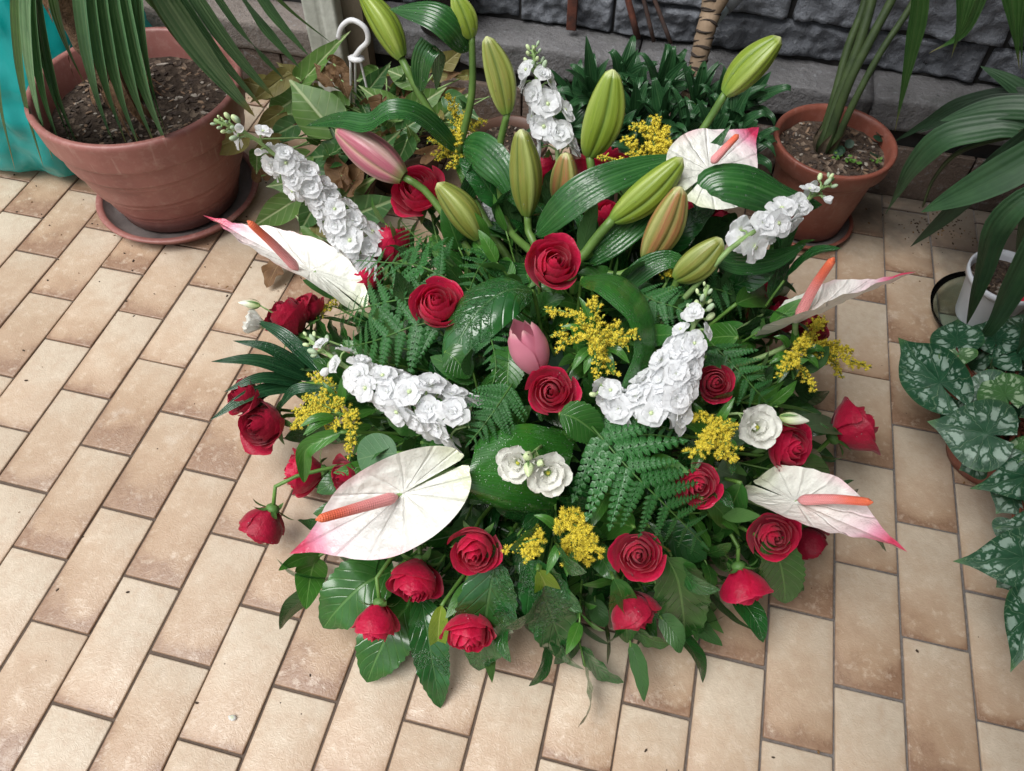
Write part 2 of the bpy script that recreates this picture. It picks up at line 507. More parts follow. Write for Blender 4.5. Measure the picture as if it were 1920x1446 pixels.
wall = thing('stone_wall', 'dark grey rough stone wall with a slab ledge running behind the flowers and pots', 'wall', (1.0, 1.035, 0))
WALL_TOP = 1.75
def box_mb(mb, x0, x1, y0, y1, z0, z1):
    b = len(mb.v)
    for z in (z0, z1):
        for (x, y) in ((x0, y0), (x1, y0), (x1, y1), (x0, y1)): mb.vert((x, y, z))
    mb.f += [(b, b + 3, b + 2, b + 1), (b + 4, b + 5, b + 6, b + 7), (b, b + 1, b + 5, b + 4), (b + 1, b + 2, b + 6, b + 5), (b + 2, b + 3, b + 7, b + 6), (b + 3, b, b + 4, b + 7)]
    mb.mi += [0] * 6
mb = MB(); box_mb(mb, -2.6, 4.2, 1.052, 1.30, -0.02, WALL_TOP - 0.002); box_mb(mb, -2.6, 4.2, 0.967, 1.0515, -0.02, 0.195)
link('mortar', mb.mesh('mortar', M_MORTAR, False), wall)
def rough_stone(x0, x1, z0, z1, y, depth, n, amp, seed, mat):
    mb = MB(); w = x1 - x0; h = z1 - z0
    nu = max(4, int(n * w / max(w, h))); nv = max(4, int(n * h / max(w, h)))
    def fn(u, v):
        eu = min(u, 1 - u) * w; ev = min(v, 1 - v) * h
        e = min(eu, ev)
        rim = min(1, e / 0.008) ** 0.5
        px, pz = x0 + u * w, z0 + v * h
        k = noise.fractal(Vector((px * 14, seed, pz * 14)), 1.0, 2.0, 4) * amp + noise.noise(Vector((px * 55, pz * 55, seed))) * amp * 0.4
        jx = noise.noise(Vector((px * 9, pz * 9, seed + 5))) * 0.005; jz = noise.noise(Vector((px * 9, pz * 9, seed + 9))) * 0.005
        edge = 0 if e < 1e-6 else 1
        return (px + jx * (1 - edge * 0.3), y - (depth * rim + k * rim) + (0.022 if not edge else 0), pz + jz), (u, v)
    mb.grid(fn, nu, nv)
    mb.f = [tuple(f) for f in mb.f]
    return mb.mesh('stone', mat)
rows = [(0.24, 0.318), (0.322, 0.47), (0.475, 0.62), (0.625, 0.80), (0.805, 0.98), (0.985, 1.18), (1.185, 1.38), (1.385, 1.57), (1.575, 1.75)]
joints = {0: [-2.6, -1.9, -1.3, -0.7, -0.33, 0.06, 0.34, 0.62, 0.83, 1.02, 1.335, 1.60, 1.95, 2.4, 3.1, 4.2], 1: [-2.6, -1.7, -1.0, -0.5, -0.1, 0.25, 0.52, 0.86, 1.195, 1.62, 1.98, 2.5, 3.2, 4.2]}
rnd = random.Random(11)
for i, (z0, z1) in enumerate(rows):
    if i in joints: J = joints[i]
    else:
        J = [-2.6]
        while J[-1] < 3.9: J.append(J[-1] + rnd.uniform(0.32, 0.6))
        J[-1] = 4.2
    for a, b in zip(J[:-1], J[1:]):
        vis = i < 3 and -0.6 < (a + b) / 2 < 2.1
        link('stone', rough_stone(a + 0.0008, b - 0.0008, z0 - .001, z1 + .001, 1.054, 0.017 + rnd.uniform(-.004, .006), 56 if vis else 9, 0.016 if vis else 0.006, rnd.uniform(0, 90), M_STONE), wall)
# ledge slabs (top at 0.235; a lower, browner run left of the white post)
def slab(x0, x1, y0, y1, z0, z1, mat, seed, name):
    mb = MB(); nx = max(6, int((x1 - x0) / 0.02))
    ring = [(y1, z0), (y0 + 0.012, z0), (y0 + .003, z0), (y0, z0 + 0.003), (y0, z0 + .012), (y0, (z0 + z1) / 2), (y0, z1 - 0.014), (y0, z1 - 0.004), (y0 + 0.004, z1), (y0 + 0.014, z1), ((y0 + y1) / 2, z1), (y1, z1)]
    def fn(u, v):
        k = v * (len(ring) - 1); i = min(int(k + 1e-6), len(ring) - 1)
        y, z = ring[i]; x = x0 + u * (x1 - x0)
        w = noise.fractal(Vector((x * 22, y * 30 + seed, z * 30)), 1, 2, 3)
        e = 0.004 if u in (0.0, 1.0) else 0
        chip = max(0, noise.noise(Vector((x * 13, seed * 3, 1))) - 0.25) * 0.03 if i in (6, 7, 8) else 0
        return (x, y + w * 0.0025 + e + chip, z + w * 0.0016 - e * (1 if i > 5 else -1) - chip * (0.6 if i > 5 else 0)), (u, v)
    mb.grid(fn, nx, len(ring))
    n = len(ring)
    mb.f.append(tuple(range(n))); mb.mi.append(0); mb.f.append(tuple(reversed(range((nx - 1) * n, nx * n)))); mb.mi.append(0)
    return mb.mesh(name, mat)
LX = [0.16, 0.50, 0.90, 1.40, 1.80, 2.3, 3.0, 4.2]
for i, (a, b) in enumerate(zip(LX[:-1], LX[1:])):
    link('ledge_slab', slab(a + 0.002, b - 0.002, 0.944 + (i % 2) * 0.004, 1.05, 0.163, 0.236 - (i % 3) * 0.002, M_LEDGE, i * 3.1 + 1, 'ledge_slab'), wall)
for i, (a, b) in enumerate(zip([-2.6, -1.4, -0.55], [-1.4, -0.55, 0.158])):
    link('ledge_slab', slab(a + 0.002, b - 0.002, 0.942, 1.05, 0.126, 0.199, M_BEAM, i * 5.3 + 40, 'ledge_slab'), wall)
# skirting tiles
x = -2.55; i = 0
sk = [bevel_box(0.196, 0.012, 0.126, 0.003, 0.0006, 90 + k, M_SKIRT, 'skirting_tile') for k in range(3)]
while x < 4.1:
    link('skirting_tile', sk[i % 3], wall, Matrix.Translation((x + 0.1, 0.9525 + rnd.uniform(-.001, .001), 0.063 + rnd.uniform(-.002, .0))) @ Matrix.Rotation(rnd.uniform(-.006, .006), 4, 'Y')); x += 0.2; i += 1

# ---- white painted post in front of the wall
M_POST = plain('flaking_white_paint', (0.62, 0.63, 0.56), (0.40, 0.41, 0.35), 12, 0.6, 0.45, 45, dist=0.004)
post = thing('post', 'square white painted wooden post with peeling paint standing by the wall behind the yellowing plant', 'post', (0.215, 0.905, 0))
def post_shaft():
    mb = MB(); cx, cy, w, d = 0.215, 0.902, 0.074, 0.06
    ring = []
    for (x0, y0, x1, y1, n) in ((-w / 2, -d / 2, w / 2, -d / 2, 12), (w / 2, -d / 2, w / 2, d / 2, 7), (w / 2, d / 2, -w / 2, d / 2, 5), (-w / 2, d / 2, -w / 2, -d / 2, 7)):
        for k in range(n): ring.append((x0 + (x1 - x0) * k / n, y0 + (y1 - y0) * k / n))
    n = len(ring)
    for i in range(40):
        z = i / 39 * 1.6
        for (x, y) in ring:
            k = 0.0022 * noise.fractal(Vector((x * 60, y * 60, z * 22)), 1, 2, 3) - (0.004 if abs(x) < 0.004 and y < 0 else 0)
            mb.vert((cx + x * (1 + k * 12), cy + y * (1 + k * 12) + (0.004 if abs(x) < 0.004 and y < 0 else 0), z), (0, 0))
    for i in range(39):
        for k in range(n):
            a = i * n + k; c = i * n + (k + 1) % n
            mb.f.append((a, c, c + n, a + n)); mb.mi.append(0)
    return mb.mesh('shaft', M_POST)
link('shaft', post_shaft(), post)
mb = MB(); box_mb(mb, 0.253, 0.30, 0.905, 0.94, 0, 1.6)
link('side_board', mb.mesh('side_board', plain('brown_board', (0.16, 0.13, 0.09), (0.10, 0.08, 0.055), 10, 0.8, 0.4, 60), False), post)

# ---- junk leaning on the wall: rusty bars, thin rods, a pale hose end
M_RUST = plain('rusty_iron', (0.16, 0.05, 0.03), (0.05, 0.025, 0.02), 40, 0.85, 0.6, 140)
M_ROD = plain('dark_iron_rod', (0.05, 0.04, 0.038), (0.10, 0.05, 0.035), 50, 0.7, 0.4)
def leaning_bar(name, label, cat, a, b, r, mat, flat=False):
    t = thing(name, label, cat, a)
    mb = MB()
    if flat:
        d = (b - a); M = basis(a, d, Vector((0, -1, 0.2)))
        q = bevel_box(r * 2, d.length, r * 0.8, 0.002, 0, 1, mat, 'bar')
        link('bar', q, t, M @ Matrix.Translation((0, d.length / 2, 0)))
    else:
        tube(mb, [a, a.lerp(b, 0.5), b], r, r, 6, 8); link('rod', mb.mesh('rod', mat), t)
    return t
leaning_bar('iron_bar', 'flat rusty iron bar standing on the ledge against the stone wall', 'iron bar', PY(1071, 56, 1.012), PY(1083, -150, 1.02), 0.011, M_RUST, True)
leaning_bar('iron_rod', 'thin rusty rod leaning on the wall, left of the two parallel rods', 'iron rod', PY(1196, 72, 1.0), PY(1150, -110, 1.02), 0.007, M_RUST)
leaning_bar('iron_rod', 'thin dark rod leaning between the rusty rod and the black rod', 'iron rod', PY(1226, 78, 1.0), PY(1185, -90, 1.02), 0.0045, M_ROD)
leaning_bar('iron_rod', 'thin black rod slanting down to the ledge just left of the ringed trunk', 'iron rod', PY(1258, 82, 0.998), PY(1205, -60, 1.02), 0.0045, M_ROD)
hose = thing('pipe', 'pale blue grey plastic pipe end behind the ringed trunk', 'pipe', PY(1340, 42, 0.96))
M_PIPE = plain('pale_blue_pvc', (0.42, 0.52, 0.56), (0.28, 0.34, 0.37), 30, 0.4, 0.2)
M_PIPE2 = plain('grey_pvc', (0.25, 0.27, 0.29), (0.18, 0.19, 0.2), 30, 0.45, 0.2)
mb = MB(); tube(mb, [PY(1338, 43, 0.955), PY(1352, 28, 0.965), PY(1362, 16, 0.975)], 0.0095, 0.0085, 8, 10); link('end', mb.mesh('end', M_PIPE), hose)
mb = MB(); tube(mb, [PY(1361, 17, 0.975), PY(1378, 0, 0.99), PY(1410, -40, 1.0)], 0.0125, 0.0125, 8, 12); link('sleeve', mb.mesh('sleeve', M_PIPE2), hose)
# black bucket standing on the ledge, mostly behind the lilies
M_BLACK = plain('black_plastic', (0.016, 0.017, 0.02), (0.03, 0.03, 0.034), 12, 0.5, 0.15)
bk = thing('bucket', 'black plastic bucket standing on the ledge behind the tall lily buds', 'bucket', (0.46, 0.985, 0.236))
mb = MB(); lathe(mb, [(0.0, 0.0), (0.055, 0.0), (0.068, 0.16), (0.072, 0.162), (0.072, 0.172), (0.064, 0.172), (0.05, 0.012), (0.0, 0.012)], 32)
link('body', mb.mesh('body', M_BLACK), bk, Matrix.Translation((0.46, 0.985, 0.236)))

# ---- pots
def terracotta(name, a, b, dust=0.25):
    m = NT(name)
    tc = m.n('TexCoord').outputs['Object']; xyz = m.n('SeparateXYZ', None, Vector=tc)
    n1 = m.noise(9, 5, 0.65, tc); n2 = m.noise(60, 4, 0.7, tc)
    c = m.mix(m.ramp(n1, [(0.35, 0), (0.7, 1)]), a, b)
    c = m.mix(m.math('MULTIPLY', m.ramp(n2, [(0.5, 0), (0.72, 1)]), dust), c, (0.42, 0.27, 0.23))
    sx = m.n('CombineXYZ', None, X=m.math('MULTIPLY', xyz.outputs[0], 60.0), Y=m.math('MULTIPLY', xyz.outputs[1], 60.0), Z=m.math('MULTIPLY', xyz.outputs[2], 6.0))
    st = m.noise(1.0, 3, 0.6, sx.outputs[0])
    c = m.mix(m.ramp(st, [(0.64, 0), (0.78, dust * 1.3)]), c, (0.5, 0.38, 0.33))
    nor = m.bump(n2, 0.12, 0.001)
    return m.done(m.principled(c, m.math('MULTIPLY_ADD', n1, 0.2, 0.36), nor, 0.45))
M_POT1 = terracotta('pinkish_terracotta_plastic', (0.30, 0.122, 0.104), (0.215, 0.082, 0.07), 0.34)
M_POT2 = terracotta('orange_terracotta_plastic', (0.25, 0.080, 0.052), (0.175, 0.052, 0.035), 0.2)
M_SAUCER_IN = plain('grey_saucer_dirt', (0.22, 0.185, 0.175), (0.11, 0.09, 0.085), 14, 0.8, 0.4)
def soil_mat(name, a, b):
    m = NT(name); tc = m.n('TexCoord').outputs['Object']
    n = m.noise(45, 6, 0.75, tc); vo = m.n('TexVoronoi', None, Vector=tc, Scale=95.0)
    c = m.mix(m.ramp(n, [(0.35, 0), (0.68, 1)]), a, b)
    c = m.mix(m.math('MULTIPLY', m.ramp(vo.outputs['Color'], [(0.62, 0), (0.75, 0.8)]), m.ramp(m.noise(8, 3, 0.6, tc), [(0.4, 0.1), (0.6, 1)])), c, (0.26, 0.20, 0.15))
    return m.done(m.principled(c, 0.95, m.bump(m.math('ADD', n, vo.outputs['Distance']), 1.0, 0.008), 0.15))
M_SOIL = soil_mat('dark_potting_soil', (0.035, 0.026, 0.02), (0.075, 0.055, 0.042))
M_SOIL2 = soil_mat('brown_soil', (0.10, 0.070, 0.052), (0.055, 0.04, 0.03))
M_CHIP = [plain('bark_chip', (0.25, 0.17, 0.11), (0.14, 0.09, 0.06), 60, 0.9, 0.4), plain('grey_chip', (0.33, 0.30, 0.26), (0.2, 0.17, 0.14), 60, 0.9, 0.4), plain('dark_chip', (0.06, 0.045, 0.035), (0.03, 0.02, 0.016), 60, 0.9, 0.4)]
def soil(parent, c, r, z, mat, seed, chips=260, cs=0.006):
    mb = MB()
    def fn(u, v):
        a = u * 2 * PI; q = v * r
        x, y = q * math.cos(a), q * math.sin(a)
        return (x, y, 0.011 * noise.fractal(Vector((x * 18 + seed, y * 18, 0)), 1, 2, 4) * (1 - 0.3 * v)), (u, v)
    mb.grid(fn, 57, 17)
    s = link('soil', mb.mesh('soil', mat), parent, Matrix.Translation((c[0], c[1], z)))
    mb = MB(); rd = random.Random(seed)
    for i in range(chips):
        a = rd.uniform(0, 2 * PI); q = math.sqrt(rd.random()) * r * 0.96
        x, y = q * math.cos(a), q * math.sin(a)
        h = 0.011 * noise.fractal(Vector((x * 18 + seed, y * 18, 0)), 1, 2, 4)
        L = cs * rd.uniform(0.4, 1.6) * (2.2 if rd.random() < 0.1 else 1); w = cs * rd.uniform(0.3, 0.8)
        q_ = MB(); ball(q_, (0, 0, 0), 1, 3, 5, (L, w, w * 0.5))
        mb.add(q_, Matrix.Translation((c[0] + x, c[1] + y, z + h + 0.001)) @ Matrix.Rotation(rd.uniform(0, 6.3), 4, 'Z') @ Matrix.Rotation(rd.uniform(-.5, .5), 4, 'X'), rd.choice([0, 1, 2, 2, 2]))
    tag(link('chips', mb.mesh('chips', M_CHIP, False), parent), kind='stuff')
    return s
def pot(label, c, prof_pts, mat, soil_z, soil_r, smat, seed, group=None, chips=260, z0=0.0):
    t = thing('flower_pot', label, 'flower pot', (c[0], c[1], z0), group)
    mb = MB(); lathe(mb, prof_pts, 72)
    link('body', mb.mesh('body', mat), t, Matrix.Translation((c[0], c[1], z0)))
    soil(t, c, soil_r, z0 + soil_z, smat, seed, chips)
    return t
def saucer(label, c, r, h, base, mat):
    t = thing('saucer', label, 'saucer', (c[0], c[1], 0))
    mb = MB(); lathe(mb, [(0, 0.0), (r * 0.86, 0.0), (r * 0.97, h * 0.8), (r, h), (r * 0.985, h * 1.12), (r * 0.93, h * 1.12), (r * 0.915, h)], 72)
    link('rim', mb.mesh('rim', mat), t, Matrix.Translation((c[0], c[1], 0.001)))
    mb = MB(); lathe(mb, [(r * 0.915, h), (r * 0.84, 0.006), (0, 0.006)], 60)
    link('inside', mb.mesh('inside', M_SAUCER_IN), t, Matrix.Translation((c[0], c[1], 0.001)))
    return t
PL = (-0.035, 0.537)
saucer('pinkish terracotta saucer dusty inside, under the big palm pot at left', PL, 0.176, 0.028, 0, M_POT1)
R = 0.20
pot('big pinkish terracotta pot with raised rings holding the fan palm at left', PL,
    [(0, .010), (.128, .010), (.134, .04), (.1345, .0445), (.1385, .0455), (.139, .0475), (.1395, .057), (.1425, .058), (.143, .060), (.154, .095), (.1545, .0965), (.159, .0975), (.1595, .0995), (.1605, .111), (.1640, .112), (.1645, .114), (.174, .158), (.1745, .1595), (.179, .1605), (.1795, .1625), (.1805, .1735), (.1838, .1745), (.1843, .1765), (.188, .212), (.189, .216), (.196, .218), (.197, .221), (.199, .230), (.2035, .272), (.2045, .279), (.202, .284), (.194, .285), (.190, .280), (.184, .235), (.178, .215)],
    M_POT1, 0.226, 0.182, M_SOIL, 5, chips=520, z0=0.006)
PR = (1.325, 0.805)
saucer('reddish brown saucer under the small cane palm pot at right', PR, 0.104, 0.018, 0, M_POT2)
pot('orange terracotta pot holding thin dark canes, back right by the wall', PR,
    [(0, .008), (.076, .008), (.079, .012), (.100, .15), (.102, .158), (.1035, .162), (.104, .168), (.112, .172), (.1165, .178), (.120, .205), (.1205, .211), (.118, .214), (.112, .213), (.108, .205), (.104, .175)],
    M_POT2, 0.182, 0.105, M_SOIL2, 9, chips=330, z0=0.006)

# ================================================================== FLOWER MATERIALS
def petal_mat(name, a, b, base=None, rough=0.5, sheen=0.3, transl=0.2, bumps=0.25, center=None, edge=None):
    m = NT(name); u, v = m.uv(); obj = m.n('TexCoord').outputs['Object']; r = m.rand()
    n1 = m.noise(4.0, 4, 0.6, obj)
    c = m.mix(m.ramp(n1, [(0.35, 0), (0.7, 1)]), a, b)
    c = m.mix(m.math('MULTIPLY', r, 0.35), c, b)
    if center: c = m.mix(m.ramp(v, [(0.0, 1), (0.30, 0)]), c, center)
    if edge: c = m.mix(m.ramp(v, [(0.90, 0), (1.0, 0.7)]), c, edge)
    au = m.math('ABSOLUTE', m.math('SUBTRACT', u, 0.5))
    ve = m.math('SINE', m.math('MULTIPLY', u, 60.0))
    nor = m.bump(m.noise(5.0, 3, 0.6, obj), bumps * .6, 0.03)
    sh = m.principled(c, rough, nor, 0.35, sheen=sheen)
    return m.done(sh, a, transl, nor)
M_ROSE = petal_mat('crimson_rose_petal', (0.68, 0.012, 0.078), (0.48, 0.006, 0.046), rough=0.42, sheen=0.15, transl=0.42, edge=(0.72, 0.035, 0.11))  # edge: rim highlights painted into the petal colour
M_ROSE2 = petal_mat('dark_rose_petal', (0.46, 0.007, 0.046), (0.30, 0.004, 0.026), rough=0.45, sheen=0.15, transl=0.28)
M_WHITE = petal_mat('white_petal', (0.90, 0.91, 0.92), (0.86, 0.88, 0.90), rough=0.55, sheen=0.1, center=(0.62, 0.72, 0.36), transl=0.5)
M_LISI = petal_mat('white_lisianthus_petal', (0.82, 0.82, 0.78), (0.76, 0.77, 0.70), rough=0.55, sheen=0.1, center=(0.45, 0.50, 0.18), transl=0.28)
M_PALEBUD = plain('pale_green_bud', (0.62, 0.72, 0.42), (0.42, 0.55, 0.27), 60, 0.5, 0.2, 200)
M_GREYBUD = plain('grey_green_bud', (0.30, 0.42, 0.26), (0.42, 0.52, 0.36), 80, 0.7, 0.3, 200)
M_STEM = plain('green_stem', (0.12, 0.24, 0.045), (0.07, 0.16, 0.03), 40, 0.45, 0.15, 150)
M_PALESTEM = plain('pale_green_stem', (0.26, 0.38, 0.15), (0.18, 0.30, 0.10), 40, 0.5, 0.15, 150)
M_SEPAL = plain('rose_sepal_green', (0.10, 0.22, 0.05), (0.06, 0.14, 0.035), 40, 0.5, 0.2)
M_YEL = plain('goldenrod_yellow', (0.68, 0.56, 0.05), (0.56, 0.45, 0.035), 80, 0.6, 0.1)
M_YELB = plain('goldenrod_bud_yellow_green', (0.56, 0.52, 0.06), (0.36, 0.38, 0.04), 80, 0.6, 0.1)
M_LEAF = leaf_mat('dark_glossy_leaf', (0.036, 0.145, 0.022), (0.020, 0.085, 0.015), (0.09, 0.21, 0.05), 0.03, 'pinnate', 9, 0.26, 0.25, 0.15, 0.5, (0.05, 0.12, 0.04))
M_WET = leaf_mat('wet_dark_leaf', (0.022, 0.125, 0.024), (0.012, 0.075, 0.016), (0.05, 0.14, 0.04), 0.03, 'pinnate', 8, 0.2, 0.6, 0.12, 0.6, (0.05, 0.12, 0.04), wet=0.9)
M_MIDLEAF = leaf_mat('fresh_green_leaf', (0.060, 0.20, 0.025), (0.035, 0.13, 0.018), (0.14, 0.28, 0.07), 0.03, 'pinnate', 8, 0.28, 0.2, 0.2, 0.4, (0.08, 0.18, 0.05))
M_LIME = leaf_mat('lime_leaf', (0.22, 0.34, 0.025), (0.15, 0.26, 0.02), (0.35, 0.45, 0.10), 0.04, 'pinnate', 8, 0.3, 0.2, 0.25, 0.4, speckle=0.6)
M_LILYLEAF = leaf_mat('lily_leaf', (0.028, 0.125, 0.026), (0.016, 0.078, 0.018), (0.06, 0.18, 0.05), 0.035, 'parallel', 8, 0.24, 0.35, 0.18, 0.35, (0.05, 0.15, 0.04), wet=0.35)
M_ASPI = leaf_mat('aspidistra_leaf', (0.030, 0.145, 0.018), (0.018, 0.095, 0.014), (0.035, 0.14, 0.03), 0.02, 'parallel', 22, 0.22, 0.6, 0.12, 0.18, (0.03, 0.10, 0.025), speckle=0.9)
M_FERN = leaf_mat('leather_fern', (0.034, 0.165, 0.032), (0.020, 0.105, 0.022), (0.05, 0.17, 0.05), 0.06, 'pinnate', 3, 0.32, 0.08, 0.15, 0.5, (0.04, 0.12, 0.04))
M_PALMLEAF = leaf_mat('wet_palm_leaflet', (0.016, 0.078, 0.028), (0.010, 0.048, 0.020), (0.03, 0.10, 0.04), 0.05, 'parallel', 6, 0.24, 0.2, 0.12, 0.4, (0.03, 0.09, 0.03), wet=0.5)
M_EUC = leaf_mat('grey_green_round_leaf', (0.07, 0.17, 0.07), (0.05, 0.13, 0.055), (0.12, 0.22, 0.10), 0.02, 'pinnate', 6, 0.5, 0.0, 0.15, 0.3, speckle=0.5)

INNER = DC + Vector((0, 0, 0.10))
def inner_pt(p, d=0.55):
    q = INNER.lerp(p, 1 - d); return q
def to_stem(base, back):
    """from a bloom's base backwards and down into the foam"""
    e = DC + (base - DC) * 0.28; e.z = max(0.06, min(e.z, 0.2))
    m = base + back * 0.05
    m2 = base.lerp(e, 0.55) + back * 0.03
    return [base, m, m2, e]

# ---- roses
def petal(rad, hw, H, flare, curl, close, seed, nu=11, nv=9, shear=0.07, thick=0):
    mb = MB()
    def fn(a, v):
        u = a * 2 - 1
        top = 1 - 0.20 * abs(u) ** 2.4 + 0.03 * (1 - abs(u)) + 0.03 * math.sin(u * 5 + seed * 3) + 0.06 * math.exp(-(u / .16) ** 2) * thick + 0.03 * noise.noise(Vector((u * 6, seed, 7)))
        vv = v * top
        ang = u * hw * (0.55 + 0.45 * min(1, vv * 1.6))
        r = rad * (0.28 + 0.72 * math.sin(min(vv * 1.35, 1) * PI / 2))
        r *= 1 - close * vv ** 3
        r += flare * max(0, vv - 0.5) ** 1.6 * 2
        r += shear * u * rad
        z = H * vv - curl * max(0, vv - 0.72) ** 2 * 9
        r += curl * max(0, vv - 0.78) * 1.2
        w = 0.05 * noise.noise(Vector((u * 2.0 + seed, vv * 2.2, seed * 1.7))) * (0.2 + vv)
        r += w; z += 0.02 * noise.noise(Vector((u * 4, seed, 3))) * vv
        return (r * math.cos(ang), r * math.sin(ang), z), (a, v)
    mb.grid(fn, nu, nv)
    return mb
def rose_kind(seed, op, mat):
    rd = random.Random(seed)
    core = MB(); n = 9; th = rd.uniform(0, 6); cx, cy = rd.uniform(-.06, .06), rd.uniform(-.06, .06)
    for i in range(n):
        t = i / (n - 1)
        p = petal(0.13 + 0.43 * t, 1.9 - 0.55 * t, 1.36 - 0.10 * t + 0.03 * rd.random(), 0.0, 0.02 * t, 0.62 - 0.34 * t, rd.uniform(0, 50), 13, 9, 0.13)
        core.add(p, Matrix.Translation((cx * (1 - t), cy * (1 - t), 0)) @ Matrix.Rotation(th, 4, 'Z') @ Matrix.Rotation(rd.uniform(-.04, .04), 4, 'Y')); th += 2.2 + rd.uniform(-.3, .3)
    outer = []; n = 10
    for i in range(n):
        t = i / (n - 1)
        rad = 0.60 + (0.34 - 0.06 * (1 - op)) * t
        p = petal(rad, 1.20 - 0.25 * t, 1.25 - (0.12 + 0.26 * op) * t + rd.uniform(-.05, .04), (0.02 + 0.32 * t * t) * op + (.16 * rd.random() if t > .5 else 0), (0.02 + 0.13 * t) * (0.3 + op) + (.06 * rd.random() if t > .45 else 0), (0.24 - 0.20 * t) * (1.15 - 0.45 * op), rd.uniform(0, 50), 15, 11, 0.09, 1)
        q = MB(); q.add(p, Matrix.Rotation(th, 4, 'Z') @ Matrix.Rotation(rd.uniform(-.05, .05), 4, 'Y')); th += 2.39 + rd.uniform(-.25, .25)
        outer.append(q.mesh('petal', mat))
    cal = MB()
    ball(cal, (0, 0, -0.06), 0.30, 5, 8, (1, 1, 0.7))
    for i in range(5):
        a = i * 2 * PI / 5 + rd.uniform(-.2, .2)
        d = Vector((math.cos(a), math.sin(a), 0)); k = rd.uniform(-.6, .4)
        pts = [d * 0.16 + Vector((0, 0, -.05)), d * 0.45 + Vector((0, 0, 0.06)), d * (0.75 + 0.1 * k) + Vector((0, 0, 0.05 + k * 0.25)), d * (0.95 + 0.2 * k) + Vector((0, 0, -0.05 + k * 0.5))]
        ribbon(cal, pts, 0.26, Vector((0, 0, -1)) + d * 0.3, 'lance', 0.2, 8, 3)
    return core.mesh('heart', mat), outer, cal.mesh('calyx', M_SEPAL)
ROSES = [rose_kind(3, 0.62, M_ROSE), rose_kind(8, 0.5, M_ROSE), rose_kind(15, 0.3, M_ROSE), rose_kind(22, 0.65, M_ROSE2), rose_kind(29, 0.25, M_ROSE2)]
def rose(px, py, d, face, k, kind, label, z=None):
    c = PD(px, py, k) if z is None else PZ(px, py, z)
    R = d / 2 / PPM(c) / (1.0 if face[2] > .6 else .88)
    f = camdir(*face, c)
    base = c - f * R * 0.66
    t = thing('rose', label, 'rose', base, 'red roses in the arrangement')
    M = sc_(basis_z(base, f, random.uniform(0, 6.3)), R)
    core, outer, cal = ROSES[kind]
    link('heart', core, t, M)
    for p in outer: link('petal', p, t, M)
    link('calyx', cal, t, M)
    mb = MB(); tube(mb, to_stem(base - f * R * 0.1, -f), R * 0.085, R * 0.075, 12, 7)
    link('stem', mb.mesh('stem', M_STEM), t)
    return t
random.seed(21)
